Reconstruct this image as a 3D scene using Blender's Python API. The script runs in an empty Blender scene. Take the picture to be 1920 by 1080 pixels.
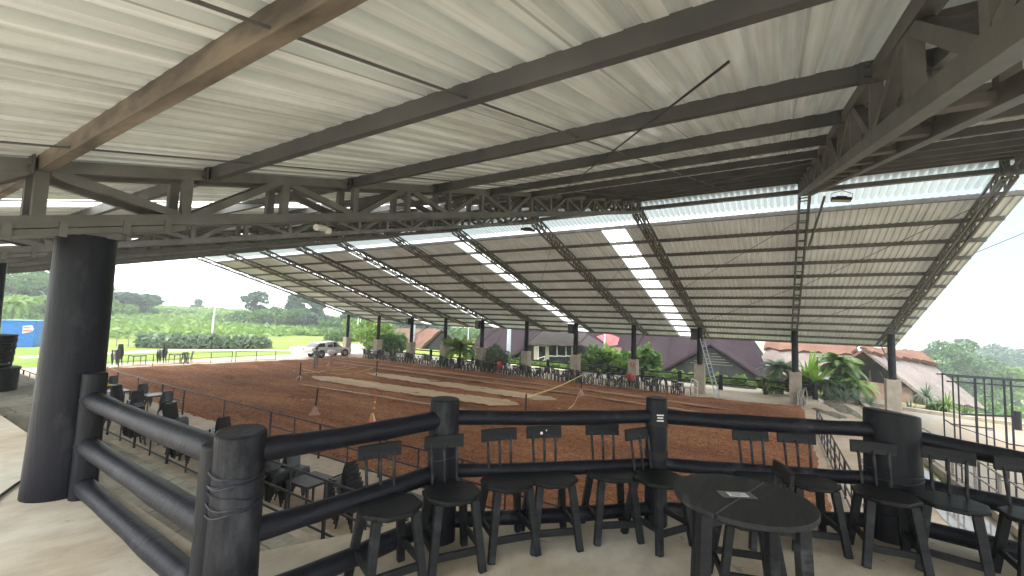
import bpy, math, random
import numpy as np
from mathutils import Vector, Matrix
R=math.radians; PI=math.pi
random.seed(7); rng=np.random.default_rng(7)
S=bpy.context.scene; COL=S.collection
V=Vector
# ------------------------------------------------------------------ camera
FPX=807.48; YAW,PITCH,ROLL=0.5603,0.0728,0.0337
EYE=V((0,0,5.0))
_f=V((math.cos(PITCH)*math.cos(YAW),math.cos(PITCH)*math.sin(YAW),math.sin(PITCH)))
_r0=V((math.sin(YAW),-math.cos(YAW),0)); _u0=_r0.cross(_f)
_r=_r0*math.cos(ROLL)+_u0*math.sin(ROLL); _u=_r.cross(_f)
def ray(px,py): return _f+_r*((px-960)/FPX)-_u*((py-540)/FPX)
def at(px,py,D): return EYE+ray(px,py)*D                     # a point D metres ahead
def gz(px,py,z=0.0):                                          # a point on a level at height z
    d=ray(px,py); return EYE+d*((z-5.0)/d.z)
def ax(px,py,X):                                              # a point on the upright plane x = X
    d=ray(px,py); return EYE+d*(X/d.x)
cam=bpy.data.cameras.new('camera'); co=bpy.data.objects.new('camera',cam); COL.objects.link(co)
cam.sensor_width=36; cam.lens=FPX/1920*36; cam.clip_start=.05; cam.clip_end=3000
mw=Matrix((( _r.x,_u.x,-_f.x,0),(_r.y,_u.y,-_f.y,0),(_r.z,_u.z,-_f.z,5.0),(0,0,0,1)))
co.matrix_world=mw; S.camera=co
# ------------------------------------------------------------------ materials
def nt(name):
    m=bpy.data.materials.new(name); m.use_nodes=True
    t=m.node_tree; b=t.nodes['Principled BSDF']; return m,t,b
def tex(t,kind,scale,stretch=(1,1,1),rot=(0,0,0),coord='Object',detail=4,rough=.55):
    c=t.nodes.new('ShaderNodeTexCoord'); mp=t.nodes.new('ShaderNodeMapping')
    mp.inputs['Scale'].default_value=stretch; mp.inputs['Rotation'].default_value=rot
    t.links.new(c.outputs[coord],mp.inputs[0])
    n=t.nodes.new({'noise':'ShaderNodeTexNoise','vor':'ShaderNodeTexVoronoi','wave':'ShaderNodeTexWave'}[kind])
    n.inputs['Scale'].default_value=scale
    if 'Detail' in n.inputs: n.inputs['Detail'].default_value=detail
    if kind=='noise': n.inputs['Roughness'].default_value=rough
    t.links.new(mp.outputs[0],n.inputs['Vector']); return n.outputs['Distance' if kind=='vor' else 0]
def ramp(t,fac,stops):
    r=t.nodes.new('ShaderNodeValToRGB'); e=r.color_ramp.elements
    while len(e)<len(stops): e.new(.5)
    for i,(p,c) in enumerate(stops):
        e[i].position=p; e[i].color=(*c,1) if len(c)==3 else c
    t.links.new(fac,r.inputs[0]); return r.outputs[0]
def mixc(t,fac,a,b,mode='MIX'):
    n=t.nodes.new('ShaderNodeMix'); n.data_type='RGBA'; n.blend_type=mode
    for s,x in ((n.inputs['Factor'],fac),(n.inputs[6],a),(n.inputs[7],b)):
        if isinstance(x,(int,float)): s.default_value=x
        elif isinstance(x,tuple): s.default_value=(*x,1)
        else: t.links.new(x,s)
    return n.outputs[2]
def bump(t,b,h,dist=.01,st=.5):
    n=t.nodes.new('ShaderNodeBump'); n.inputs['Distance'].default_value=dist; n.inputs['Strength'].default_value=st
    t.links.new(h,n.inputs['Height']); t.links.new(n.outputs[0],b.inputs['Normal'])
def mat(name,c1,c2=None,scale=3,rough=.7,bmp=0,bscale=30,stretch=(1,1,1),metal=0,lo=.35,hi=.65,bst=.5,spec=.5):
    m,t,b=nt(name); b.inputs['Roughness'].default_value=rough; b.inputs['Metallic'].default_value=metal
    b.inputs['Specular IOR Level'].default_value=spec
    if c2 is None: b.inputs['Base Color'].default_value=(*c1,1)
    else:
        n=tex(t,'noise',scale,stretch); t.links.new(ramp(t,n,[(lo,c1),(hi,c2)]),b.inputs['Base Color'])
    if bmp: bump(t,b,tex(t,'noise',bscale,stretch),bmp,bst)
    return m
M={}
M['steel']=mat('steel_paint',(.098,.094,.089),(.15,.144,.136),3,.6,.002,40)
M['purlin']=mat('purlin_paint',(.062,.063,.066),(.095,.094,.094),2,.55,.002,40)
M['rust']=mat('rusty_steel',(.06,.047,.038),(.20,.163,.122),3.2,.6,.004,30,stretch=(2,.6,2),lo=.36,hi=.66)
M['pipe']=mat('dark_pipe',(.009,.008,.03),(.02,.017,.016),6,.45)
M['greypipe']=mat('grey_pipe',(.16,.15,.14),(.26,.24,.22),6,.5)
M['whitepipe']=mat('white_pipe',(.6,.6,.6),None,rough=.5)
M['black_plastic']=mat('black_plastic',(.012,.012,.014),(.025,.025,.028),8,.42)
M['grey_plastic']=mat('grey_plastic',(.032,.035,.04),(.055,.058,.063),8,.45)
M['rubber']=mat('rubber',(.012,.012,.012),None,rough=.8)
M['rope']=mat('rope',(.35,.3,.22),None,rough=.9)
M['white']=mat('white_paint',(.75,.75,.73),(.62,.61,.58),4,.5)
M['carwhite']=mat('car_paint',(.72,.73,.74),(.62,.63,.63),1.5,.25)
M['chrome']=mat('chrome',(.55,.55,.56),None,rough=.25,metal=1)
M['glass']=mat('dark_glass',(.015,.018,.02),None,rough=.06,spec=.8)
M['redlamp']=mat('red_lamp',(.35,.02,.02),None,rough=.3)
M['yellow']=mat('yellow_cloth',(.50,.33,.03),(.62,.42,.06),14,.85,.01,18)
M['tape']=mat('yellow_tape',(.65,.45,.08),(.72,.62,.35),9,.6)
M['red']=mat('red_cloth',(.38,.03,.03),(.5,.06,.05),8,.85,.01,20)
M['cone']=mat('dusty_cone',(.30,.15,.11),(.42,.24,.18),12,.8)
M['redcone']=mat('red_plastic',(.55,.06,.05),(.62,.12,.09),12,.6)
M['concrete_post']=mat('pedestal_concrete',(.30,.255,.20),(.40,.345,.275),2.5,.85,.004,25)
M['kerb']=mat('kerb_concrete',(.30,.25,.19),(.45,.38,.29),2.2,.85,.006,22)
M['blue']=mat('blue_tank',(.01,.12,.42),(.015,.15,.5),3,.45)
M['grey_metal']=mat('galvanised',(.38,.42,.46),(.48,.52,.56),2,.45)
M['yellow_leaf']=None
def wood_black(name,base=.014,hi=.035,axis=2,blue=1.15):
    m,t,b=nt(name)
    st=[9,9,9]; st[axis]=1.1
    n=tex(t,'noise',2.8,tuple(st),detail=8,rough=.65); n2=tex(t,'noise',3.4,tuple(1 if q>5 else .45 for q in st),detail=7,rough=.65)
    c=ramp(t,n,[(.3,(base*.8,base*.84,base*.9*blue)),(.7,(hi,hi*1.04,hi*1.1*blue))])
    sc=ramp(t,n2,[(.55,(0,0,0)),(.72,(.8,.8,.8))])
    t.links.new(mixc(t,sc,c,(hi*4.6,hi*4.9,hi*5.3)),b.inputs['Base Color'])
    b.inputs['Roughness'].default_value=.46; b.inputs['Specular IOR Level'].default_value=.2
    bump(t,b,n,.008,.7); return m
M['log']=wood_black('black_log_paint',.006,.014,2,1.25)
M['logh']=wood_black('black_rail_paint',.006,.015,0,1.35)
M['logcol']=wood_black('black_column_paint',.0045,.010,2,1.6)
M['stool']=wood_black('black_stool_paint',.008,.018,1,1.05)
M['tabletop']=wood_black('black_table_paint',.013,.026,0,.98)
# roof sheets
def sheet_mat(name,c1,c2,rough=.42,tr=.05):
    m,t,b=nt(name)
    n=tex(t,'noise',1.6,(.10,9,1),detail=6); n2=tex(t,'noise',.55,(1,1,1),detail=5)
    c=ramp(t,n,[(.3,c1),(.7,c2)])  # dirt streaks along the slope; their contrast also paints in the ribs' shading
    d=ramp(t,n2,[(.35,(.78,.75,.70)),(.62,(1,1,1))])
    c=mixc(t,1.0,c,d,'MULTIPLY')
    tc=t.nodes.new('ShaderNodeTexCoord'); sx=t.nodes.new('ShaderNodeSeparateXYZ'); t.links.new(tc.outputs['Object'],sx.inputs[0])
    for ax_,per,wid,dk in((1,1.06,.018,.42),(0,5.7,.006,.55)):          # side laps and end laps between the sheets
        m1=t.nodes.new('ShaderNodeMath'); m1.operation='DIVIDE'; m1.inputs[1].default_value=per; t.links.new(sx.outputs[ax_],m1.inputs[0])
        m2=t.nodes.new('ShaderNodeMath'); m2.operation='FLOORED_MODULO'; m2.inputs[1].default_value=1; t.links.new(m1.outputs[0],m2.inputs[0])
        m3=t.nodes.new('ShaderNodeMath'); m3.operation='LESS_THAN'; m3.inputs[1].default_value=wid; t.links.new(m2.outputs[0],m3.inputs[0])
        m4=t.nodes.new('ShaderNodeMath'); m4.operation='MULTIPLY'; m4.inputs[1].default_value=1-dk; t.links.new(m3.outputs[0],m4.inputs[0])
        c=mixc(t,m4.outputs[0],c,(.13,.11,.09))
    t.links.new(c,b.inputs['Base Color'])
    b.inputs['Roughness'].default_value=rough; b.inputs['Specular IOR Level'].default_value=.6
    tl=t.nodes.new('ShaderNodeBsdfTranslucent'); tl.inputs[0].default_value=(.9,.88,.76,1); mx=t.nodes.new('ShaderNodeMixShader'); mx.inputs[0].default_value=tr
    t.links.new(b.outputs[0],mx.inputs[1]); t.links.new(tl.outputs[0],mx.inputs[2]); t.links.new(mx.outputs[0],t.nodes['Material Output'].inputs[0])
    return m
M['sheet']=sheet_mat('near_roof_sheet',(.40,.415,.385),(.82,.86,.86),.25,.02)
M['sheet2']=sheet_mat('far_roof_sheet',(.52,.55,.54),(.75,.79,.79),.5,.03)
def translucent(name,c,f=.75):
    m,t,b=nt(name); tr=t.nodes.new('ShaderNodeBsdfTranslucent'); tr.inputs[0].default_value=(*c,1)
    b.inputs['Base Color'].default_value=(*c,1); b.inputs['Roughness'].default_value=.5
    mx=t.nodes.new('ShaderNodeMixShader'); mx.inputs[0].default_value=f
    t.links.new(b.outputs[0],mx.inputs[1]); t.links.new(tr.outputs[0],mx.inputs[2])
    t.links.new(mx.outputs[0],t.nodes['Material Output'].inputs[0]); return m
M['skylight']=translucent('translucent_sheet',(.93,.94,.90),.9)
M['ridge_sheet']=translucent('ridge_translucent_sheet',(.70,.78,.79),.16)
# ground
def floor_mat():
    m,t,b=nt('platform_concrete')
    n=tex(t,'noise',.6,(1,1.2,1),detail=8,rough=.65); n2=tex(t,'noise',4.2,(1,1.5,1),(0,0,.5),detail=8,rough=.65); n3=tex(t,'noise',1.1,detail=3)
    c=ramp(t,n,[(.34,(.44,.36,.25)),(.5,(.565,.495,.39)),(.66,(.61,.57,.48))])
    c=mixc(t,1.0,c,ramp(t,n2,[(.3,(.78,.765,.74)),(.62,(1.03,1.03,1.03))]),'MULTIPLY')
    c=mixc(t,ramp(t,n3,[(.63,(0,0,0)),(.74,(.55,.55,.55))]),c,(.36,.21,.08))
    n5=tex(t,'noise',7,detail=2); c=mixc(t,ramp(t,n5,[(.70,(0,0,0)),(.74,(.5,.5,.5))]),c,(.16,.13,.10))
    t.links.new(c,b.inputs['Base Color']); b.inputs['Roughness'].default_value=.62
    bump(t,b,n2,.004,.5); return m
M['floor']=floor_mat()
def stone_mat():
    m,t,b=nt('flagstone_treads')
    v=t.nodes.new('ShaderNodeTexVoronoi'); v.feature='DISTANCE_TO_EDGE'; v.inputs['Scale'].default_value=1.15
    c0=t.nodes.new('ShaderNodeTexCoord'); mp=t.nodes.new('ShaderNodeMapping'); mp.inputs['Scale'].default_value=(1.6,1.2,1)
    t.links.new(c0.outputs['Object'],mp.inputs[0])
    nz=t.nodes.new('ShaderNodeTexNoise'); nz.inputs['Scale'].default_value=2.2; t.links.new(mp.outputs[0],nz.inputs[0])
    va=t.nodes.new('ShaderNodeMix'); va.data_type='RGBA'; va.inputs[0].default_value=.18
    t.links.new(mp.outputs[0],va.inputs[6]); t.links.new(nz.outputs['Color'],va.inputs[7])
    t.links.new(va.outputs[2],v.inputs['Vector'])
    n=tex(t,'noise',1.4,(1.5,1,1),detail=7); n2=tex(t,'noise',9,(1,2,1),detail=6)
    c=ramp(t,n,[(.3,(.20,.19,.15)),(.5,(.30,.285,.23)),(.7,(.40,.36,.29))])
    c=mixc(t,1.0,c,ramp(t,n2,[(.3,(.75,.75,.75)),(.6,(1,1,1))]),'MULTIPLY')
    c=mixc(t,ramp(t,v.outputs['Distance'],[(.008,(1,1,1)),(.03,(0,0,0))]),c,(.15,.14,.115))
    t.links.new(c,b.inputs['Base Color']); b.inputs['Roughness'].default_value=.8
    bump(t,b,n2,.006,.6); return m
M['stone']=stone_mat()
def soil_mat():
    m,t,b=nt('red_arena_soil')
    n=tex(t,'noise',.22,(1.6,.5,1),detail=6); n2=tex(t,'noise',5.5,detail=8,rough=.7); n3=tex(t,'noise',1.3,(2.6,.12,1),detail=4)
    n4=tex(t,'noise',13,detail=7,rough=.75)
    c=ramp(t,n,[(.3,(.20,.082,.040)),(.5,(.29,.125,.060)),(.7,(.40,.19,.095))])
    c=mixc(t,1.0,c,ramp(t,n2,[(.3,(.55,.52,.5)),(.5,(1,1,1)),(.68,(1.3,1.3,1.3))]),'MULTIPLY')
    c=mixc(t,1.0,c,ramp(t,n3,[(.35,(.86,.85,.84)),(.62,(1.06,1.06,1.06))]),'MULTIPLY')
    c=mixc(t,1.0,c,ramp(t,n4,[(.38,(.36,.33,.32)),(.5,(.95,.95,.95)),(.62,(1.4,1.4,1.4))]),'MULTIPLY')
    t.links.new(c,b.inputs['Base Color']); b.inputs['Roughness'].default_value=.95; b.inputs['Specular IOR Level'].default_value=.1
    ad=t.nodes.new('ShaderNodeMath'); ad.operation='ADD'; t.links.new(n2,ad.inputs[0]); t.links.new(n4,ad.inputs[1])
    bump(t,b,ad.outputs[0],.09,.8); return m
M['soil']=soil_mat()
M['sand']=mat('dry_sand_strip',(.40,.27,.165),(.50,.36,.24),.8,.95,.02,12,stretch=(2,.3,1))
M['track']=mat('dry_track',(.27,.135,.075),(.34,.19,.11),1.2,.95,.03,10,stretch=(2,.3,1))
def apron_mat():
    m,t,b=nt('apron_concrete')
    n=tex(t,'noise',.35,detail=7); n2=tex(t,'noise',4,detail=6)
    c=ramp(t,n,[(.3,(.33,.225,.145)),(.5,(.44,.345,.245)),(.7,(.50,.43,.345))])
    c=mixc(t,1.0,c,ramp(t,n2,[(.3,(.8,.78,.75)),(.6,(1,1,1))]),'MULTIPLY')
    t.links.new(c,b.inputs['Base Color']); b.inputs['Roughness'].default_value=.75; bump(t,b,n2,.006,.4); return m
M['apron']=apron_mat()
M['wet']=mat('wet_concrete',(.24,.20,.165),(.33,.29,.25),1.5,.04,0,spec=.9)
def cobble_mat():
    m,t,b=nt('cobble_terrace'); v=tex(t,'vor',3.2); n=tex(t,'noise',.3,detail=6)
    c=ramp(t,n,[(.35,(.40,.31,.205)),(.65,(.37,.345,.30))])
    c=mixc(t,1.0,c,ramp(t,v,[(.2,(1,1,1)),(.75,(.62,.6,.57))]),'MULTIPLY')
    t.links.new(c,b.inputs['Base Color']); b.inputs['Roughness'].default_value=.85; bump(t,b,v,.02,.4); return m
M['cobble']=cobble_mat()
def grass_mat():
    m,t,b=nt('grass_ground'); n=tex(t,'noise',.12,detail=6); n2=tex(t,'noise',6,detail=6)
    c=ramp(t,n,[(.3,(.10,.155,.022)),(.5,(.145,.20,.03)),(.7,(.22,.235,.06))])
    c=mixc(t,1.0,c,ramp(t,n2,[(.3,(.7,.7,.7)),(.65,(1.1,1.1,1.1))]),'MULTIPLY')
    t.links.new(c,b.inputs['Base Color']); b.inputs['Roughness'].default_value=.9; b.inputs['Specular IOR Level'].default_value=.2
    bump(t,b,n2,.06,.6); return m
M['grass']=grass_mat()
M['bed']=mat('garden_soil',(.13,.10,.065),(.22,.18,.12),1.5,.95,.02,12)
M['path']=mat('pale_path',(.42,.37,.30),(.52,.47,.40),.8,.9)
M['bark']=mat('bark',(.09,.07,.05),(.16,.13,.10),5,.9,.02,14,stretch=(1,1,.3))
M['palebark']=mat('pale_bark',(.28,.26,.22),(.36,.34,.30),4,.9)
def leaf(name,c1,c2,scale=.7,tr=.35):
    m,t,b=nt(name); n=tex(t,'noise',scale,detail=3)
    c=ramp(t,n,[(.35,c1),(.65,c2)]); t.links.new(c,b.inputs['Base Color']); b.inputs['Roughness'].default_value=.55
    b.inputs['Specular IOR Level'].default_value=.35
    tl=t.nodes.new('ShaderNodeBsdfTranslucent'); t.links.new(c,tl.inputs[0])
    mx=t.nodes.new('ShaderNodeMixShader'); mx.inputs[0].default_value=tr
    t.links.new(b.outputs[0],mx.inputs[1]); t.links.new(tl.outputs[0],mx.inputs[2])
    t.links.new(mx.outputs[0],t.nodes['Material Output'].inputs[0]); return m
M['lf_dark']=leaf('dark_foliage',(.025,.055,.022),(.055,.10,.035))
M['lf_mid']=leaf('mid_foliage',(.045,.10,.025),(.10,.18,.045))
M['lf_light']=leaf('light_foliage',(.11,.20,.035),(.21,.31,.07))
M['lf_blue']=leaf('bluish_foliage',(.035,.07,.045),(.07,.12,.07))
M['lf_yellow']=leaf('yellow_foliage',(.28,.28,.02),(.40,.36,.04))
M['lf_grey']=leaf('grey_green_foliage',(.11,.16,.10),(.20,.26,.17))
M['lf_palm']=leaf('palm_foliage',(.05,.10,.03),(.13,.19,.06),2)
M['lf_banana']=leaf('banana_foliage',(.10,.22,.025),(.20,.33,.05),2)
def roof_tile(name,c1,c2,c3):
    m,t,b=nt(name); n=tex(t,'noise',.5,detail=6); n2=tex(t,'noise',5,(1,1,.6),detail=5); 
    w=tex(t,'wave',2.2,(0,0,1.0),detail=2)
    c=ramp(t,n,[(.35,c1),(.65,c2)])
    c=mixc(t,ramp(t,n2,[(.62,(0,0,0)),(.75,(.5,.5,.5))]),c,c3)
    c=mixc(t,1.0,c,ramp(t,w,[(.0,(.75,.75,.75)),(.25,(1,1,1))]),'MULTIPLY')
    t.links.new(c,b.inputs['Base Color']); b.inputs['Roughness'].default_value=.85; b.inputs['Specular IOR Level'].default_value=.08; bump(t,b,w,.03,.6); return m
M['tile']=roof_tile('purple_roof',(.026,.016,.020),(.042,.027,.033),(.10,.075,.085))
M['tilered']=mat('red_roof_patch',(.24,.045,.05),(.30,.075,.08),2,.8)
M['tilemaroon']=mat('maroon_roof_patch',(.085,.035,.042),(.11,.05,.058),2,.8)
def thatch(name,c1,c2,bm=.08):
    m,t,b=nt(name); n=tex(t,'noise',4,(3.5,3.5,.5),detail=6,rough=.7); n2=tex(t,'noise',.6,detail=4)
    c=mixc(t,1.0,ramp(t,n,[(.3,c1),(.7,c2)]),ramp(t,n2,[(.35,(.75,.72,.72)),(.65,(1,1,1))]),'MULTIPLY')
    t.links.new(c,b.inputs['Base Color']); b.inputs['Roughness'].default_value=.95; b.inputs['Specular IOR Level'].default_value=.1; bump(t,b,n,bm,.8); return m
M['thatch']=thatch('reddish_thatch',(.11,.06,.042),(.26,.145,.105))
M['thatchgrey']=thatch('grey_thatch',(.03,.027,.025),(.085,.075,.07))
M['thatchpale']=thatch('weathered_thatch',(.13,.10,.085),(.29,.255,.24),.04)
M['darkwall']=mat('dark_clay_wall',(.03,.03,.035),(.055,.054,.06),1.5,.85,spec=.1)
M['claywall']=mat('clay_wall',(.12,.07,.05),(.19,.115,.085),1.2,.9,.02,10)
M['creamwall']=mat('cream_wall',(.50,.42,.32),(.58,.50,.39),1.5,.8)
M['darkwood']=mat('dark_wood',(.03,.022,.018),(.06,.045,.035),4,.8)
M['skin']=mat('skin',(.25,.13,.09),None,rough=.6)
M['greycloth']=mat('grey_cloth',(.16,.155,.15),(.22,.21,.20),12,.9)
M['hat']=mat('dark_hat',(.02,.018,.016),None,rough=.9)
M['paper']=mat('paper',(.78,.77,.76),(.66,.65,.64),18,.7)
M['film']=mat('tape_film',(.045,.045,.045),(.07,.07,.07),30,.25)
M['ink']=mat('ink',(.05,.05,.05),None,rough=.8)
M['signred']=mat('sign_red',(.5,.04,.04),None,rough=.5)
M['lampface']=mat('lamp_glass',(.5,.5,.48),(.6,.6,.57),3,.2)
M['speaker']=mat('speaker_black',(.012,.012,.013),(.02,.02,.022),20,.6,.004,90)
# ------------------------------------------------------------------ mesh helpers
class MB:
    def __init__(s): s.v=[]; s.f=[]; s.M=None
    def add(s,vs,fs):
        o=len(s.v)
        if s.M is not None: vs=[s.M@V(p) for p in vs]
        s.v.extend([tuple(p) for p in vs]); s.f.extend([tuple(i+o for i in f) for f in fs]); return s
    def box(s,c,d,rot=None):
        x,y,z=d[0]/2,d[1]/2,d[2]/2
        vs=[V((i*x,j*y,k*z)) for i in(-1,1) for j in(-1,1) for k in(-1,1)]
        if rot is not None: vs=[rot@p for p in vs]
        vs=[p+V(c) for p in vs]
        return s.add(vs,[(0,1,3,2),(4,6,7,5),(0,4,5,1),(2,3,7,6),(0,2,6,4),(1,5,7,3)])
    def beam(s,p,q,w,h,up=(0,0,1),w2=None,h2=None):
        p=V(p);q=V(q);d=(q-p).normalized();sd=d.cross(V(up))
        if sd.length<1e-4: sd=d.cross(V((1,0,0)))
        sd.normalize();u=sd.cross(d);w2=w if w2 is None else w2;h2=h if h2 is None else h2
        vs=[p+sd*a*w/2+u*b*h/2 for a,b in((-1,-1),(1,-1),(1,1),(-1,1))]+[q+sd*a*w2/2+u*b*h2/2 for a,b in((-1,-1),(1,-1),(1,1),(-1,1))]
        return s.add(vs,[(0,1,2,3),(7,6,5,4),(0,4,5,1),(1,5,6,2),(2,6,7,3),(3,7,4,0)])
    def path(s,pts,rs,n=8,caps=True,sq=(1,1)):
        pts=[V(p) for p in pts]
        if hasattr(rs,'__len__') and len(rs)!=len(pts): rs=list(rs)[:len(pts)]+[rs[-1]]*(len(pts)-len(rs))
        if not hasattr(rs,'__len__'): rs=[rs]*len(pts)
        vs=[];fs=[];ref=None
        for i,p in enumerate(pts):
            a=pts[max(i-1,0)];b=pts[min(i+1,len(pts)-1)];d=(b-a).normalized()
            if ref is None:
                ref=V((0,0,1)) if abs(d.z)<.9 else V((1,0,0))
            sd=d.cross(ref)
            if sd.length<1e-4: sd=d.cross(V((0,1,0)))
            sd.normalize();u=sd.cross(d).normalized();ref=u
            for k in range(n):
                t=2*PI*k/n; vs.append(p+(sd*math.cos(t)*sq[0]+u*math.sin(t)*sq[1])*rs[i])
        for i in range(len(pts)-1):
            for k in range(n):
                a=i*n+k;b=i*n+(k+1)%n; fs.append((a,b,b+n,a+n))
        if caps: fs.append(tuple(range(n-1,-1,-1))); fs.append(tuple(range((len(pts)-1)*n,len(pts)*n)))
        return s.add(vs,fs)
    def tube(s,p,q,r,r2=None,n=8): return s.path([p,q],[r,r if r2 is None else r2],n)
    def lathe(s,c,prof,n=16,caps=True):
        c=V(c);vs=[];fs=[]
        for r,z in prof:
            for k in range(n): vs.append(c+V((r*math.cos(2*PI*k/n),r*math.sin(2*PI*k/n),z)))
        for i in range(len(prof)-1):
            for k in range(n):
                a=i*n+k;b=i*n+(k+1)%n; fs.append((a,b,b+n,a+n))
        if caps: fs.append(tuple(range(n-1,-1,-1))); fs.append(tuple(range((len(prof)-1)*n,len(prof)*n)))
        return s.add(vs,fs)
    def prism(s,out,z0,z1):
        n=len(out); vs=[(x,y,z0) for x,y in out]+[(x,y,z1) for x,y in out]
        return s.add(vs,[tuple(range(n-1,-1,-1)),tuple(range(n,2*n))]+[(i,(i+1)%n,(i+1)%n+n,i+n) for i in range(n)])
    def slab(s,quad,th):
        q=[V(p) for p in quad]; nrm=(q[1]-q[0]).cross(q[-1]-q[0]).normalized()
        n=len(q); vs=q+[p-nrm*th for p in q]
        return s.add(vs,[tuple(range(n)),tuple(range(2*n-1,n-1,-1))]+[((i+1)%n,i,i+n,(i+1)%n+n) for i in range(n)])
def mesh(name,mb,m,smooth=40,bev=0):
    me=bpy.data.meshes.new(name); me.from_pydata(mb.v,[],mb.f); me.update()
    if m: me.materials.append(m)
    if smooth:
        me.polygons.foreach_set('use_smooth',[True]*len(me.polygons)); me.set_sharp_from_angle(angle=R(smooth))
    return me
def link(name,data,parent=None,loc=None):
    o=bpy.data.objects.new(name,data); COL.objects.link(o)
    if parent is not None: o.parent=parent
    if loc is not None: o.location=loc
    return o
def root_loc(o):
    l=V((0,0,0))
    while o is not None: l+=o.location; o=o.parent
    return l
def part(name,mb,m,parent,world=False,smooth=40,bev=0,label=None):
    if world:
        b=root_loc(parent); mb.v=[(x-b.x,y-b.y,z-b.z) for x,y,z in mb.v]
    o=link(name,mesh(name,mb,m,smooth),parent)
    if bev:
        md=o.modifiers.new('bevel','BEVEL'); md.width=bev; md.segments=2; md.limit_method='ANGLE'; md.angle_limit=R(40)
        md.harden_normals=False
    if label: o['label']=label
    return o
def tag(o,label=None,cat=None,group=None,kind=None):
    if label: o['label']=label
    if cat: o['category']=cat
    if group: o['group']=group
    if kind: o['kind']=kind
    return o
def thing(name,loc,label,cat,group=None,rz=0):
    o=bpy.data.objects.new(name,None); COL.objects.link(o); o.empty_display_size=.2
    o.location=loc; o.rotation_euler=(0,0,rz); return tag(o,label,cat,group)
def single(name,mb,m,label,cat,group=None,base=None,smooth=40,bev=0):
    """a thing that is one mesh; mb in world coordinates, origin moved to base"""
    if base is None:
        xs=[p[0] for p in mb.v];ys=[p[1] for p in mb.v];base=((min(xs)+max(xs))/2,(min(ys)+max(ys))/2,min(p[2] for p in mb.v))
    mb.v=[(x-base[0],y-base[1],z-base[2]) for x,y,z in mb.v]
    o=link(name,mesh(name,mb,m,smooth),None,base)
    if bev:
        md=o.modifiers.new('bevel','BEVEL'); md.width=bev; md.segments=2; md.limit_method='ANGLE'
    return tag(o,label,cat,group)
def struct(name,mb,m,kind='structure',smooth=0):
    return tag(link(name,mesh(name,mb,m,smooth)),kind=kind)
def dup(root,loc,rz=None,label=None,group=None,scale=None):
    r=root.copy(); COL.objects.link(r); r.location=loc
    if rz is not None: r.rotation_euler=(0,0,rz)
    if label: r['label']=label
    if group: r['group']=group
    if scale: r.scale=(scale,)*3
    for ch in list(root.children):
        c=ch.copy(); COL.objects.link(c); c.parent=r
        for g in list(ch.children):
            d=g.copy(); COL.objects.link(d); d.parent=c
    return r
def leafmesh(name,P,size,m,flat=0.0,aspect=1.7):
    """many small leaf blades; P is an n x 3 array"""
    n=len(P); P=np.asarray(P,float)
    a=rng.normal(size=(n,3)); a[:,2]*=(1-flat); a/=np.linalg.norm(a,axis=1,keepdims=True)
    b=rng.normal(size=(n,3)); b-=a*(a*b).sum(1,keepdims=True); b/=np.linalg.norm(b,axis=1,keepdims=True)
    s=(size*rng.uniform(.6,1.35,n))[:,None]
    v=np.stack([P-a*s*aspect*.5,P+b*s*.5+a*s*.1,P+a*s*aspect*.5,P-b*s*.5+a*s*.1],1).reshape(-1,3)
    me=bpy.data.meshes.new(name); me.vertices.add(4*n); me.vertices.foreach_set('co',v.ravel())
    me.loops.add(4*n); me.loops.foreach_set('vertex_index',np.arange(4*n,dtype=np.int32))
    me.polygons.add(n); me.polygons.foreach_set('loop_start',np.arange(0,4*n,4,dtype=np.int32))
    me.polygons.foreach_set('loop_total',np.full(n,4,dtype=np.int32))
    me.update(calc_edges=True); me.materials.append(m); return me
def clumps(cl,n,shell=.55):
    """n points spread through the ellipsoid clumps (cx,cy,cz,rx,ry,rz)"""
    w=np.array([(c[3]*c[4]*c[5])**.7 for c in cl]); w/=w.sum(); out=[]
    for c,k in zip(cl,rng.multinomial(n,w)):
        d=rng.normal(size=(k,3)); d/=np.linalg.norm(d,axis=1,keepdims=True)+1e-9
        r=(shell+(1-shell)*rng.random(k)**.6)[:,None]
        out.append(np.array(c[:3])+d*r*np.array(c[3:6]))
    return np.concatenate(out)
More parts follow.
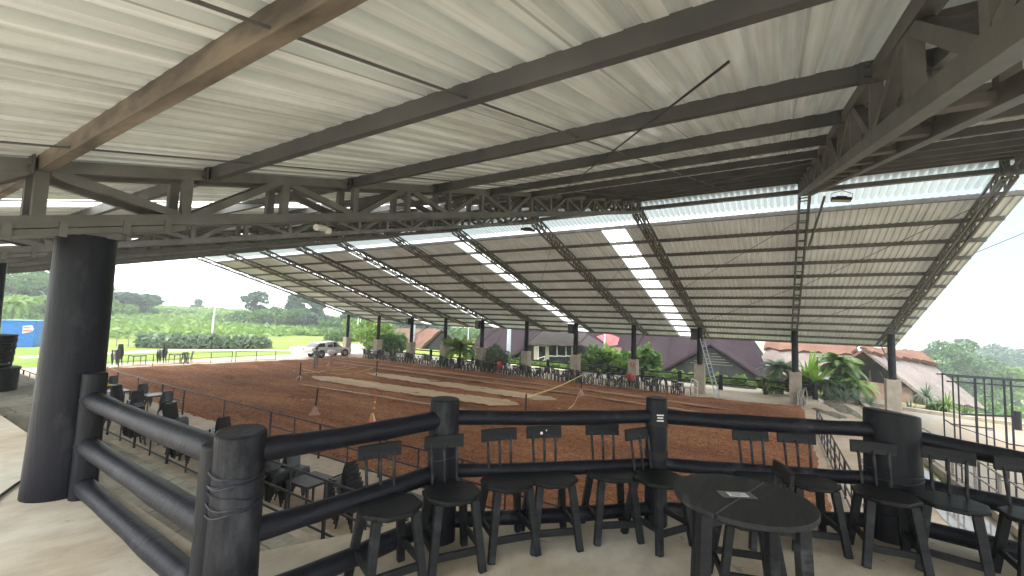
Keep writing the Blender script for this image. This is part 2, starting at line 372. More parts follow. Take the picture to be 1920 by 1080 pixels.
def make_tree(name,loc,h,cr,m,label,cat='tree',group=None,shape='round',n=2500,leaf=.3,trunk=.16,bark='bark',base_frac=.3):
    t=thing(name,loc,label,cat,group); mb=MB(); rnd=random.Random(hash((round(loc[0],1),round(loc[1],1)))&0xffff)
    lean=V((rnd.uniform(-.06,.06)*h,rnd.uniform(-.06,.06)*h,0)); top=lean+V((0,0,h*.86))
    mb.path([(0,0,-.4),lean*.3+V((0,0,h*.3)),lean*.6+V((0,0,h*.55)),top],[trunk,trunk*.75,trunk*.5,trunk*.12],7)
    cl=[]; k=rnd.randint(9,13)
    for i in range(k):
        a=2*PI*i/k+rnd.uniform(-.5,.5); fz=rnd.uniform(base_frac,1)
        if shape=='round': rr=cr*math.sqrt(max(.05,1-((fz-.58)/.48)**2))*rnd.uniform(.45,.85)
        elif shape=='umbrella': fz=rnd.uniform(.68,.95); rr=cr*rnd.uniform(.25,.9)
        elif shape=='cone': rr=cr*(1.05-fz)*rnd.uniform(.4,.8)
        else: rr=cr*rnd.uniform(.2,.8)                                   # open
        s=cr*rnd.uniform(.26,.45)*(.72 if shape in('open','umbrella') else 1)
        c=lean*fz+V((rr*math.cos(a),rr*math.sin(a),h*fz-s*.3))
        cl.append((c.x,c.y,c.z,s*1.15,s*1.15,s*(.42 if shape=='umbrella' else .75)))
        f0=max(.2,fz-.3); p0=lean*f0+V((0,0,h*f0*.9)); mb.path([p0,(p0+c)/2+V((0,0,.04*h)),c],[trunk*.38,trunk*.25,trunk*.08],5)
    if shape!='umbrella': cl.append((top.x,top.y,h*.9,cr*.32,cr*.32,h*.11))
    part('trunk',mb,M[bark],t,smooth=60)
    link('crown',leafmesh(name+'_crown',clumps(cl,n),leaf,m),t)
    return t
def bush(name,loc,rx,ry,h,m,label,cat='bush',group=None,n=1200,leaf=.16):
    t=thing(name,loc,label,cat,group); rnd=random.Random(hash((round(loc[0],1),round(loc[1],1)))&0xffff); cl=[]; mb=MB()
    for i in range(11):
        a=rnd.uniform(0,2*PI); q=math.sqrt(rnd.random())*.72; s=rnd.uniform(.28,.46); hz=h*rnd.uniform(.25,.75)*(1-.4*q)
        cl.append((rx*q*math.cos(a),ry*q*math.sin(a),hz,rx*s,ry*s,h*s*.8))
        mb.path([(0,0,-.2),(rx*q*math.cos(a)*.4,ry*q*math.sin(a)*.4,hz*.5),(rx*q*math.cos(a),ry*q*math.sin(a),hz)],[.04,.03,.015],5)
    part('stem',mb,M['bark'],t); link('foliage',leafmesh(name+'_foliage',clumps(cl,n,.4),leaf,m),t); return t
def frond_mesh(mb,base,dirv,length,droop,width,nleaf=18,rise=.8):
    """one pinnate palm frond: a curved midrib with blade pairs"""
    base=V(base);d=V(dirv).normalized();pts=[];p=base.copy();v=(d+V((0,0,rise))).normalized();st=length/nleaf
    for i in range(nleaf+1):
        pts.append(p.copy()); p=p+v*st; v=(v+V((0,0,-droop/nleaf))).normalized()
    mb.path(pts[::3]+[pts[-1]],[.018]*(len(pts[::3]))+[.005],4)
    for i in range(2,nleaf+1):
        t=i/nleaf; a=(pts[i]-pts[i-1]).normalized(); sd=a.cross(V((0,0,1)))
        if sd.length<1e-3: continue
        sd.normalize(); w=width*math.sin(PI*min(1,.12+t*.9))**.7
        for sg in(-1,1):
            q=pts[i]; tip=q+(sd*sg*.85+a*.55+V((0,0,-.28-.2*random.random()))).normalized()*w
            mid=(q+tip)/2+V((0,0,w*.08)); bw=a*st*.55
            mb.add([q-bw,q+bw,mid+bw*.8,tip,mid-bw*.8],[(0,1,2,4),(4,2,3)])
def palm(name,loc,th,fl,nf,label,m='lf_palm',group=None,droop=2.0,width=.45,cat='palm',tr=.11):
    t=thing(name,loc,label,cat,group); mb=MB(); mb.path([(0,0,-.2),(.03,.02,th*.5),(0,0,th)],[tr*1.25,tr,tr*.9],8); part('trunk',mb,M['bark'],t,smooth=60)
    mb=MB()
    for i in range(nf):
        a=i*2.399+random.uniform(-.2,.2); rise=random.uniform(.05,1.9)
        frond_mesh(mb,(0,0,th-.05),(math.cos(a),math.sin(a),0),fl*random.uniform(.8,1.1),droop*random.uniform(.7,1.2),width,16,rise)
    part('crown',mb,M[m],t,smooth=0); return t
def blades(name,loc,n,h,w,m,label,cat='plant',group=None,spread=.7,stem=0):
    """a rosette of long strap leaves (yucca, banana, spider plant)"""
    t=thing(name,loc,label,cat,group)
    if stem: mb=MB(); mb.path([(0,0,-.1),(0,0,stem)],[.06,.045],7); part('stem',mb,M['bark'],t)
    mb=MB()
    for i in range(n):
        a=i*2.399; k=random.uniform(.15,1)*spread; L=h*random.uniform(.75,1.1); d=V((math.cos(a),math.sin(a),0)); p=V((0,0,stem)); v=(d*k+V((0,0,1))).normalized(); sd=v.cross(V((0,0,1)))
        if sd.length<1e-3: sd=V((1,0,0))
        sd.normalize(); pr=None; q=8
        for j in range(q+1):
            ww=w*math.sin(PI*min(1,.15+.85*j/q))**.8+.004; cur=(p-sd*ww/2,p+sd*ww/2)
            if pr: mb.add([pr[0],pr[1],cur[1],cur[0]],[(0,1,2,3)])
            pr=cur; p=p+v*L/q; v=(v+V((0,0,-.11*k*2))).normalized()
    part('foliage',mb,M[m],t,smooth=60); return t
# ------------------------------------------------------------------ ground and terrain
def sm(t): t=max(0,min(1,t)); return t*t*(3-2*t)
def ground_h(x,y):
    k=1-sm((y-48)/14)
    xe=46+max(0,min(y,30))*.12 if y>0 else (43.5+(y+3)*.42 if y<-3 else 43.5+ (y+3)/3*2.5)
    h=-4.2*sm((x-xe-.3)/9)*k
    h+=5.5*math.exp(-(((x+10)/80)**2+((y-225)/75)**2))*sm((y-84)/60)
    h+=3.0*math.exp(-(((x-95)/60)**2+((y-190)/55)**2))*sm((y-84)/50)
    d=math.hypot(x,y)
    if x>0: h-=sm((x-58)/60)*sm((8-y)/30)*8+sm((d-110)/250)*sm((60-y)/120)*22
    return h-.03
def axis(lo,hi,a,b,st):
    c=list(np.arange(a,b+.01,st)); s=st;x=a
    while x>lo: s*=1.35; x-=s; c.insert(0,x)
    s=st;x=b
    while x<hi: s*=1.35; x+=s; c.append(x)
    return c
gx=axis(-700,900,-24,150,2.0); gy=axis(-700,900,-40,250,2.0)
mb=MB(); mb.v=[(x,y,ground_h(x,y)) for x in gx for y in gy]; ny=len(gy)
mb.f=[(i*ny+j,(i+1)*ny+j,(i+1)*ny+j+1,i*ny+j+1) for i in range(len(gx)-1) for j in range(ny-1)]
struct('ground',mb,M['grass'],smooth=80)
def sheet(name,pts,z,m,kind='structure',cut=None):
    mb=MB(); mb.v=[(p[0],p[1],z) for p in pts]; mb.f=[tuple(range(len(pts)))]; return struct(name,mb,m,kind)
sheet('apron',[(5.9,-4.5),(38.7,-4.5),(38.7,49.3),(5.9,49.3)],.0,M['apron'])
# arena soil, a worked surface with real unevenness
def soil_in(x,y): return True
mb=MB(); nx_,ny_=96,190
xs=np.linspace(9.75,33.0,nx_); ys=np.linspace(-1.15,45.6,ny_)
ph=[(rng.uniform(.3,5),rng.uniform(.3,3),rng.uniform(0,6.28),rng.uniform(.004,.011)) for _ in range(26)]
for i,x in enumerate(xs):
    for j,y in enumerate(ys):
        e=min(i,nx_-1-i,j,ny_-1-j); z=.085+sum(a*math.sin(p*x+q*y+f) for p,q,f,a in ph)+.012*math.sin(x*4.6+.3*math.sin(y*.4))
        ox=oy=0
        if e==0: z=-.012; ox=.05*math.sin(y*2.1)+.05*math.sin(y*5.3)+.04*math.sin(y*11) if i in(0,nx_-1) else 0; oy=.03*math.sin(x*2.3)+.03*math.sin(x*7.1) if j in(0,ny_-1) else 0
        if i==nx_-1 and y<5: ox+=.25*(5-y)
        if i==0: ox-=.1
        # slanting edge at the far left end
        yy=y-(.19*(x-12) if x>12 else 0)*(max(0,(y-30)/15.6)) if y>30 else y
        mb.v.append((x+ox,yy+oy,z+(rng.normal()*.013 if e else 0)))
mb.f=[(i*ny_+j,(i+1)*ny_+j,(i+1)*ny_+j+1,i*ny_+j+1) for i in range(nx_-1) for j in range(ny_-1)]
struct('arena_soil',mb,M['soil'],smooth=80)
def strip(name,center,halfw,m,z=.145,jit=.16):
    """ragged-edged strip following a centre line, draped just over the soil"""
    L=[];N=60
    for i in range(N+1):
        t=i/N*(len(center)-1); k=min(int(t),len(center)-2); f=t-k
        p=V((*center[k],0)).lerp(V((*center[k+1],0)),f); d=(V((*center[k+1],0))-V((*center[k],0))).normalized(); sd=V((-d.y,d.x,0))
        e=min(1,min(i,N-i)/5+.1); w=halfw[k]+(halfw[k+1]-halfw[k])*f
        L.append((p-sd*(w*e+random.uniform(-jit,jit)*e),p+sd*(w*e+random.uniform(-jit,jit)*e)))
    mb=MB()
    for i,(a,b) in enumerate(L):
        for k in range(5): q=a.lerp(b,k/4); mb.v.append((q.x,q.y,z))
    mb.f=[(i*5+k,i*5+k+1,i*5+k+6,i*5+k+5) for i in range(N) for k in range(4)]
    return struct(name,mb,m)
strip('sand_strip',[(20.4,30.6),(20.6,26),(20.9,18),(21.6,12.8)],[.8,1.0,.95,1.1],M['sand'])
strip('sand_strip',[(24.6,29.5),(24.5,22),(24.4,15),(24.4,11.8)],[.85,.9,.85,.8],M['sand'])
strip('wheel_track',[(27.4,40),(27.6,25),(27.4,12),(26.5,3)],[.28,.32,.3,.3],M['track'],jit=.12)
strip('wheel_track',[(29.4,41),(29.6,25),(29.6,12),(28.8,2)],[.3,.34,.3,.35],M['track'],jit=.12)
strip('wheel_track',[(17.6,28),(18.2,20),(18.6,12)],[.1,.12,.1],M['sand'],jit=.05)
# right-hand side: kerb, terrace, wet patches
mb=MB(); mb.prism([(12,-5.35),(12,-5.1),(26.3,-4.5),(46,-4.5),(46,-4.75),(26.3,-4.78)],-.1,.22); struct('kerb',mb,M['kerb'])
sheet('terrace',[(-2,-40),(22,-40),(35.6,-11.2),(38.2,-4.78),(12,-5.36),(-2,-5.8)],.004,M['cobble'])
mb=MB(); mb.prism([(38.3,-4.8),(35.7,-11.2),(31,-21),(31.3,-21.2),(36.0,-11.3),(38.6,-4.9)],-.1,.2); struct('garden_kerb',mb,M['kerb'])
def puddle(c,rx,ry,rot,seed):
    q=random.Random(seed); P=[]
    a1=[q.uniform(0,6.28) for _ in range(4)]
    for i in range(40):
        t=2*PI*i/40; r=1+.22*math.sin(2*t+a1[0])+.16*math.sin(3*t+a1[1])+.1*math.sin(5*t+a1[2])+.06*math.sin(9*t+a1[3])
        x,y=rx*r*math.cos(t),ry*r*math.sin(t); P.append((c[0]+x*math.cos(rot)-y*math.sin(rot),c[1]+x*math.sin(rot)+y*math.cos(rot)))
    sheet('puddle',P,.006+.0015*seed,M['wet'])
puddle((36.2,-3.0),2.3,.75,.1,1); puddle((32.6,-2.4),1.5,.5,.3,2); puddle((33.6,-3.7),1.6,.35,.1,3)
puddle((20.2,-4.15),4.2,.36,-.05,4); puddle((15.6,-4.3),2.6,.42,-.1,5); puddle((24.6,-3.9),1.6,.24,.05,6)
mb=MB()
for x in (14,17,20,23,26,29,32,35): mb.box((x,-2.9,.0045),(.02,3.1,.003))
struct('paving_joint',mb,M['track'])
# pale path and lawn end
sheet('path',[(22.5,63),(10,60.5),(10,58.2),(24,60.2),(36.5,50),(38.5,52)],.0,M['path'])
sheet('yard',[(38.7,-2.4),(41.3,-2.4),(41.3,46),(48,60),(36,60),(30,49.3),(38.7,49.3)],-.006,M['path'])
sheet('garden_bed',[(38.62,-4.6),(36.05,-11.2),(31.4,-21.2),(34.5,-22),(39.5,-11.5),(42.6,-4.4),(42.4,-2.6),(38.72,-2.6)],-.012,M['bed'])
# viewing platform and the stepped tiers below it
PE=[(1.47,46),(1.47,3.35),(1.58,3.02),(2.08,2.74),(2.86,2.34),(3.98,1.0),(4.95,-.72),(5.05,-1.6),(4.95,-3.2),(4.5,-14)]
mb=MB(); mb.prism(PE+[(-14,-14),(-14,46)],2.6,3.4); struct('platform',mb,M['floor'])
mb=MB(); mb.prism([(.5,2),(2.45,2),(2.45,46),(.5,46)],1.5,2.7); mb.prism([(2.4,2),(3.6,2),(3.6,46),(2.4,46)],.5,2.0)
struct('stone_steps',mb,M['stone'])
mb=MB(); mb.prism([(3.55,0),(5.25,0),(5.25,46),(3.55,46)],-.1,.8); mb.prism([(5.2,0),(5.95,0),(5.95,46),(5.2,46)],-.1,.5); struct('concrete_tier',mb,M['kerb'])
mb=MB(); mb.prism([(1.475,10.4),(2.8,10.2),(2.8,17.5),(1.475,17.5)],2.705,3.22); struct('stone_landing',mb,M['stone'])
mb=MB(); mb.prism([(1.0,2.3),(2.2,2.2),(3.6,.8),(4.5,-.8),(4.4,-14),(-14,-14),(-14,2.3)],-.1,2.59); struct('platform_base',mb,M['kerb'])
# ------------------------------------------------------------------ the roofed pavilion
PAV=thing('arena_pavilion',(18,20,0),'huge open sided steel roof on dark columns over the red riding arena','building')
TY=[-5.708,-.742,5.208,10.166,15.218,20.173,25.28,30.048,34.947,40.336,45.949]
XR=18.1
zN=lambda x:6.264+.237*(x-1.196)        # underside of the near roof sheets
zP=lambda x:9.60-.2817*(x-19.63)        # underside of the far purlins
zF=lambda x:zP(x)+.155
Y0,Y1=-6.75,46.6
def corr(mb,y0,y1,xa,za,xb,zb,h=.075,p=.22):
    ys=[];k=math.floor(y0/p)
    while k*p<y1:
        for o,z in((0,0),(.50,0),(.58,h),(.90,h),(.98,0),(1.0,0)): ys.append((k*p+o*p,z))
        k+=1
    ys=[q for q in ys if y0<=q[0]<=y1]; o=len(mb.v)
    N=12
    for y,z in ys:
        for i in range(N+1): f=i/N; mb.v.append((xa+(xb-xa)*f,y,za+(zb-za)*f+z))
    mb.f+=[(o+i*(N+1)+j,o+(i+1)*(N+1)+j,o+(i+1)*(N+1)+j+1,o+i*(N+1)+j+1) for i in range(len(ys)-1) for j in range(N)]
def sheets(bands,xa,za,xb,zb,m):
    mb=MB(); y=Y0
    for a,b in bands+[(Y1,Y1)]:
        if a-y>.1: corr(mb,y,a,xa,za,xb,zb)
        y=b
    part('roof_sheet',mb,m,PAV,True,smooth=25)
    for a,b in bands:
        mb=MB(); corr(mb,a-.05,b+.05,xa,za+.006,xb,zb+.006); part('skylight_strip',mb,M['skylight'],PAV,True,smooth=25)
NB=[(7.85+9.98*i,8.7+9.98*i) for i in range(4)]
FB=[(6.4,7.5),(15.85,16.95),(26.0,27.1),(36.2,37.2)]
sheets(NB,-.75,zN(-.75),XR+.15,zN(XR+.15),M['sheet'])
sheets(FB,20.02,zF(20.02)-.02,39.95,zF(39.95)-.02,M['sheet2'])
mb=MB(); corr(mb,Y0,Y1,XR-.1,zF(XR-.1)+.05,19.76,zF(19.76)+.06); part('ridge_skylight',mb,M['ridge_sheet'],PAV,True,smooth=25)
mb=MB(); mb.beam((XR+.1,Y0,zN(XR)+.12),(XR+.1,Y1,zN(XR)+.12),.5,.02); part('ridge_cap',mb,M['steel'],PAV,True)
def purlin(x,zb,m,slope,y0=Y0+.1,y1=Y1-.1,h=.126):
    mb=MB(); mb.beam((x,y0,zb+h/2),(x,y1,zb+h/2),.007,h)
    for z in(zb+.004,zb+h-.004): mb.beam((x+.037,y0,z+.037*slope),(x+.037,y1,z+.037*slope),.074,.006)
    mb.beam((x+.072,y0,zb+.016+.07*slope),(x+.072,y1,zb+.016+.07*slope),.005,.03)
    part('purlin',mb,m,PAV,True,smooth=0)
NP=[-.55,.82,2.01]+[3.708+1.679*k for k in range(9)]
for i,x in enumerate(NP): purlin(x,zN(x)-.127,M['rust'] if x==.82 else M['purlin'],.237)
FP=[18.5]+[19.95+1.646*k for k in range(13)]
for x in FP: purlin(x,zP(x)+.003,M['steel'],-.28,h=.15)
def truss(y,xs,bot,top,m,off,ch,web,par=0):
    mb=MB()
    for s in (-1,1):
        yy=y+s*off
        for a,b in zip(xs[:-1],xs[1:]):
            mb.beam((a,yy,bot(a)+ch/2),(b,yy,bot(b)+ch/2),ch*.9,ch)
            mb.beam((a,yy,top(a)-ch/2),(b,yy,top(b)-ch/2),ch*.9,ch)
        for k,x in enumerate(xs):
            if top(x)-bot(x)>.25: mb.beam((x,yy,bot(x)+ch*.6),(x,yy,top(x)-ch*.6),web,web*1.05,up=(1,0,0))
            if k<len(xs)-1 and top(x)-bot(x)>.2:
                a,b=xs[k],xs[k+1]; e=.05
                if (k+par)%2==0: mb.beam((a+e,yy,top(a)-ch*.8),(b-e,yy,bot(b)+ch*.8),web*.92,web)
                else: mb.beam((a+e,yy,bot(a)+ch*.8),(b-e,yy,top(b)-ch*.8),web*.92,web)
    for k,x in enumerate(xs):
        mb.beam((x,y-off+ch*.4,bot(x)+ch*.45),(x,y+off-ch*.4,bot(x)+ch*.45),web,web*.6)
        mb.beam((x,y-off+ch*.4,top(x)-ch*.55),(x,y+off-ch*.4,top(x)-ch*.55),web,web*.6)
    return part('truss',mb,m,PAV,True,smooth=0)
nb=lambda x:5.679+.237*(x-1.196)
nx=[.857+.99*k for k in range(-1,18)]; nx=[x for x in nx if x<XR-.2]+[XR]
fx=[XR]+[XR+.835*k for k in range(1,26)]
fb=lambda x:(zP(x)-.43) if x<=35.2 else zP(x)-.43+.36*(x-35.2)/4.6
for i,y in enumerate(TY):
    truss(y,nx,nb,lambda x:zN(x)-.03,M['steel'],.16,.10,.075,1)
    truss(y,fx,fb,lambda x:zP(x)-.02,M['steel'],.15,.075,.055)
# columns
for i,y in enumerate(TY):
    mb=MB(); mb.path([(35,y,1.9),(35,y,3.2),(35,y,fb(35)+.03)],[.2,.2,.19],14); c=part('column',mb,M['logcol'],PAV,True,smooth=60)
    mb=MB(); mb.box((35,y,1.02),(.74,.7,2.2)); part('pedestal',mb,M['concrete_post'],c,True,smooth=0,bev=.02)
    mb=MB(); mb.tube((35.15,y,2.75),(38.4,y,fb(38.4)+.02),.035,n=6); part('brace',mb,M['steel'],PAV,True)
for i in range(2,11):
    y=TY[i]; mb=MB(); zt=nb(1.2)-.06
    xo=.07 if i==3 else 0; mb.path([(1.2+xo,y+.05,3.38),(1.2+xo,y+.04,3.9),(1.2+xo,y+.01,4.8),(1.2+xo,y,zt-.02)],[.235,.222,.208,.2],22); c=part('log_column',mb,M['logcol'],PAV,True,smooth=60)
    mb=MB(); mb.beam((.55,y,nb(.55)-.035),(1.85,y,nb(1.85)-.035),.42,.05); mb.box((1.2,y,zt),(.36,.36,.06))
    for xx in(.7,1.0,1.4,1.7):
        for s in(-1,1): mb.box((xx,y+s*.215,nb(xx)-.02),(.05,.02,.12))
    part('saddle_plate',mb,M['steel'],c,True,smooth=0)
# rods between the purlins
for k in range(1,10):
    a,b=TY[k],TY[k+1]
    for f in(.40,.82):
        y=a+(b-a)*f; mb=MB(); mb.path([(x,y,zN(x)-.10) for x in(-.6,4,10,17)],.008,6); part('sag_rod',mb,M['purlin'],PAV,True)
mb=MB(); mb.tube((2.5,.23,zN(2.5)-.14),(9.6,4.9,zN(9.6)-.14),.009,n=6); part('brace_rod',mb,M['pipe'],PAV,True)
mb=MB(); mb.tube((9.6,-.5,zN(9.6)-.14),(16,4.9,zN(16)-.14),.012,n=6); part('brace_rod',mb,M['steel'],PAV,True)
for k in range(0,9):
    a,b=TY[k],TY[k+1]
    for xa,xb in((20.4,27.8),(27.8,35)):
        mb=MB(); mb.tube((xa,a+.1,zP(xa)-.06),(xb,b-.1,zP(xb)-.06),.014,n=5); part('brace_rod',mb,M['steel'],PAV,True)
# bolts and end plates where the purlins meet the near trusses
for i in (1,2):
    for s in((-1,) if i==2 else (1,)):
        y=TY[i]+s*.225
        for x in NP[1:]:
            mb=MB(); zb=zN(x)-.13; mb.box((x-.03,y,zb+.05),(.012,.09,.15))
            for dz in(.02,.09): mb.tube((x-.036,y,zb+dz),(x-.055,y,zb+dz),.016,n=8)
            part('purlin_cleat',mb,M['purlin'],PAV,True)
# slanted bracing props at the ridge
mb=MB(); mb.beam((XR+.6,-1.35,zP(XR+.6)-.1),(22.6,-1.0,zP(22.6)-.3),.07,.07); part('brace',mb,M['steel'],PAV,True,smooth=0)
# hung on the pavilion: lamps, camera, loudspeakers
def floodlight(loc,label):
    t=thing('floodlight',loc,label,'floodlight','floodlights hung below the trusses')
    mb=MB(); mb.box((0,0,0),(.34,.55,.09)); mb.box((0,0,.07),(.2,.3,.06)); part('housing',mb,M['speaker'],t,smooth=0,bev=.01)
    mb=MB(); mb.box((0,0,-.052),(.29,.49,.01)); part('lens',mb,M['lampface'],t,smooth=0)
    mb=MB(); mb.path([(0,-.29,0),(0,-.29,.2),(0,0,.3),(0,.29,.2),(0,.29,0)],.012,5); mb.tube((0,0,.3),(0,0,.52),.012,n=5); part('bracket',mb,M['steel'],t); t.rotation_euler=(R(8),0,0)
    return t
p=at(1577,374,14.4); floodlight(p,'flat floodlight hanging beside the end of the near right truss')
p=at(990,431,18.6); floodlight(p,'small flat floodlight hanging below the middle of the ridge strip')
p=at(1190,405,17.6)
p=at(565,428,5.75); t=thing('security_camera',(p.x,TY[2]-.2,nb(p.x)-.07),'white security camera under the bottom chord of the left truss','camera')
mb=MB(); mb.path([(.10,0,-.02),(0,-.02,-.03),(-.13,-.08,-.05)],[.045,.055,.05],12); part('body',mb,M['white'],t,smooth=60)
mb=MB(); mb.lathe((.13,-.03,-.05),[(.0,-.06),(.045,-.05),(.058,0),(.045,.04),(0.01,.05)],14); part('sensor',mb,M['white'],t,smooth=60)
mb=MB(); mb.tube((0,0,.0),(0,.08,.08),.02); part('mount',mb,M['steel'],t); t.scale=(.78,)*3
for i,nm in((2,'second column from the right'),(4,'fourth column from the right'),(6,'sixth column from the right'),(8,'eighth column from the right, near the white pickup')):
    t=thing('loudspeaker',(34.72,TY[i]+.34,3.95 if i<8 else 4.1),'black box loudspeaker mounted high on the '+nm,'loudspeaker','loudspeakers on the far columns')
    mb=MB(); mb.box((0,0,.42 if i<8 else .33),(.42,.46,.84 if i<8 else .66)); part('cabinet',mb,M['speaker'],t,smooth=0,bev=.02)
    mb=MB(); mb.box((-.217,0,.42 if i<8 else .33),(.012,.38,.74 if i<8 else .55)); part('grille',mb,M['black_plastic'],t,smooth=0)
    mb=MB(); mb.box((.2,-.12,.4),(.12,.1,.08)); part('bracket',mb,M['steel'],t,smooth=0)
# ------------------------------------------------------------------ balcony railing of black logs
F=3.4
RA=thing('log_railing',(3.0,1.5,F),'black painted log railing with thick posts around the balcony edge','railing')
PC=V((1.28,4.97,F));PA=V((1.18,2.34,F));PB=V((2.5,2.12,F));PCc=V((3.7,.88,F));PD=V((4.60,-.73,F));PEe=V((4.66,-2.5,F))
def logpost(p,r,h,slant=0,sq=(1,1),sdir=.6):
    mb=MB(); n=22; rs=[r*1.06,r*1.02,r,r*.98]; zs=[-.02,h*.35,h*.7,h]; vs=[];fs=[]
    for i,(rr,z) in enumerate(zip(rs,zs)):
        for k in range(n):
            a=2*PI*k/n; q=1+.035*math.sin(3*a+p.x*7)+.02*math.sin(7*a+p.y*5)
            zz=z+(slant*math.cos(a-sdir)*r if i==3 else 0)
            vs.append((p.x+rr*q*math.cos(a)*sq[0],p.y+rr*q*math.sin(a)*sq[1],p.z+zz))
    for i in range(3):
        for k in range(n): a=i*n+k;b=i*n+(k+1)%n; fs.append((a,b,b+n,a+n))
    fs.append(tuple(range(n-1,-1,-1))); fs.append(tuple(range(3*n,4*n)))
    mb.add(vs,fs); return part('post',mb,M['log'],RA,True,smooth=35,bev=.012)
def bands(o,p,r,zs):
    for z,h in zs:
        mb=MB(); mb.lathe((p.x,p.y,p.z+z),[(r*1.065,0),(r*1.075,h*.3),(r*1.07,h)],22,caps=False); part('binding',mb,M['rubber'],o,True,smooth=60)
def wires(o,p,r,zs):
    for k,z in enumerate(zs):
        a0=k*1.7; mb=MB(); pts=[(p.x+r*1.03*math.cos(a),p.y+r*1.03*math.sin(a),p.z+z+.02*math.sin(a+a0)+.004*math.sin(5*a)) for a in np.linspace(0,2*PI,25)]
        mb.path(pts,.0035,5); part('binding_wire',mb,M['pipe'],o,True,smooth=60)
logpost(PC,.085,1.03)
oA=logpost(PA,.118,.99,.10); logpost(PA+V((-.06,.09,0)),.075,.93,.1); wires(oA,PA,.120,[.80,.76,.74,.69,.66,.62,.30,.27,.12,.09])
oB=logpost(PB,.108,1.0,.02); wires(oB,PB,.108,[.78,.60])
oC=logpost(PCc,.085,1.0,.03); bands(oC,PCc,.085,[(.78,.10),(.52,.06)])
oD=logpost(PD,.170,.965,.12,(1.0,1.06),2.1); wires(oD,PD,.185,[.52,.48,.2])
logpost(PEe,.12,.95)
def rail(p,q,z0,z1,r):
    d=(q-p).normalized(); pts=[];rs=[];N=9
    for i in range(N):
        f=i/(N-1); pts.append(p.lerp(q,f)+V((0,0,z0+(z1-z0)*f-.012*math.sin(PI*f)))); rs.append(r*(1+.05*math.sin(9*f+p.x)+.03*math.sin(23*f)))
    mb=MB(); mb.path(pts,rs,14); part('rail',mb,M['logh'],RA,True,smooth=50)
for zs,r in(((.80,.85),.072),((.42,.46),.074),((.10,.12),.07)): rail(PC+V((0,.1,0)),PA,zs[0],zs[1],r)
for zs,r in(((.88,.855),.062),((.47,.48),.06),((.13,.14),.062)): rail(PA,PB,zs[0],zs[1],r)
for zs,r in(((.865,.85),.055),((.48,.47),.05),((.13,.12),.055)): rail(PB,PCc,zs[0],zs[1],r)
for zs,r in(((.85,.82),.06),((.47,.44),.055),((.12,.12),.055)): rail(PCc,PD,zs[0],zs[1],r)
for zs,r in(((.80,.62),.062),((.44,.34),.06),((.12,.06),.06)): rail(PD,PEe,zs[0],zs[1],r)
def notice(loc,n,w,h,label,rot=0):
    """a taped paper slip on an upright face, n is its facing angle"""
    pass
p=PCc+V((-.088*.85,-.088*.53,.83)); t=thing('paper_slip',p,'small white paper slip stuck on the post behind the second pair of stools','paper'); t.rotation_euler=(0,0,math.atan2(-.53,-.85))
for k in range(3):
    mb=MB(); mb.box((.006,.0,.045-k*.022),(.004,.055-.01*(k==1),.010)); part('strip',mb,M['paper'],t,smooth=0)
# ------------------------------------------------------------------ stools
def make_stool(name,label,loc,rz,seed=0):
    q=random.Random(seed); t=thing(name,loc,label,'stool','wooden stools along the balcony railing',rz)
    mb=MB(); n=8; o=[]
    for k in range(n):
        a=2*PI*k/n+PI/8; e=2.2; ca,sa=math.cos(a),math.sin(a)
        r=(abs(ca)**e+abs(sa)**e)**(-1/e)*(1+q.uniform(-.02,.02)); o.append((.193*r*ca,.196*r*sa))
    mb.prism(o,.43,.46); part('seat',mb,M['stool'],t,smooth=35,bev=.008)
    for sx in(1,-1):
        for sy in(1,-1):
            mb=MB(); mb.beam((.115*sx,.118*sy,.432),(.178*sx,.168*sy,0),.052,.046,up=(1,0,0),w2=.048,h2=.042); part('leg',mb,M['stool'],t,smooth=0,bev=.006)
    for y in(1,-1): mb=MB(); mb.beam((.142,.148*y,.155),(-.15,.148*y,.155),.024,.042); part('stretcher',mb,M['stool'],t,smooth=0,bev=.004)
    mb=MB(); mb.beam((.148,-.15,.125),(.148,.15,.125),.026,.045); part('stretcher',mb,M['stool'],t,smooth=0,bev=.004)
    for y in(-.086,0,.086):
        mb=MB(); mb.path([(-.155,y,.45),(-.178,y*1.05,.59),(-.20,y*1.08,.70)],.0105,8); part('spindle',mb,M['stool'],t,smooth=60)
    mb=MB(); N=10; h=.09; L=[]
    for i in range(N+1):
        y=-.142+.284*i/N; x=-.212+.012*(y/.142)**2; L.append([(x-.013,y,.676),(x+.011,y,.676),(x+.002,y,.676+h),(x-.022,y,.676+h)])
    mb.add([p for l in L for p in l],[(i*4+k,i*4+(k+1)%4,i*4+4+(k+1)%4,i*4+4+k) for i in range(N) for k in range(4)]+[(3,2,1,0),(N*4,N*4+1,N*4+2,N*4+3)])
    part('backrest',mb,M['stool'],t,smooth=50,bev=.005); return t
STO=[(1.92,2.03,-1.57-.42,'black wooden stool before the slanting left rail, leftmost of the stools'),
 (2.30,1.86,-1.57-.52,'black stool with its back against the middle-left log post'),
 (2.69,1.67,-2.26,'plain black stool just right of the middle-left log post'),
 (2.95,1.455,-2.33,'black stool with a pale chip mark on its backrest'),
 (3.33,1.13,-2.40,'black stool standing close left of the one before the thin log post'),
 (3.44,.80,-2.12,'black stool whose seat overlaps the thin log post with the paper slip'),
 (3.93,.13,-2.68,'black stool half hidden behind the round table'),
 (4.08,-.165,-2.75,'black stool just right of the round table, before the long rail'),
 (4.10,-.61,-2.95,'black stool in front of the thickest log post'),
 (4.22,-.975,2.95,'black stool just right of the thickest log post'),
 (4.20,-1.39,-3.1,'black stool cut off by the right edge of the view')]
s0=None
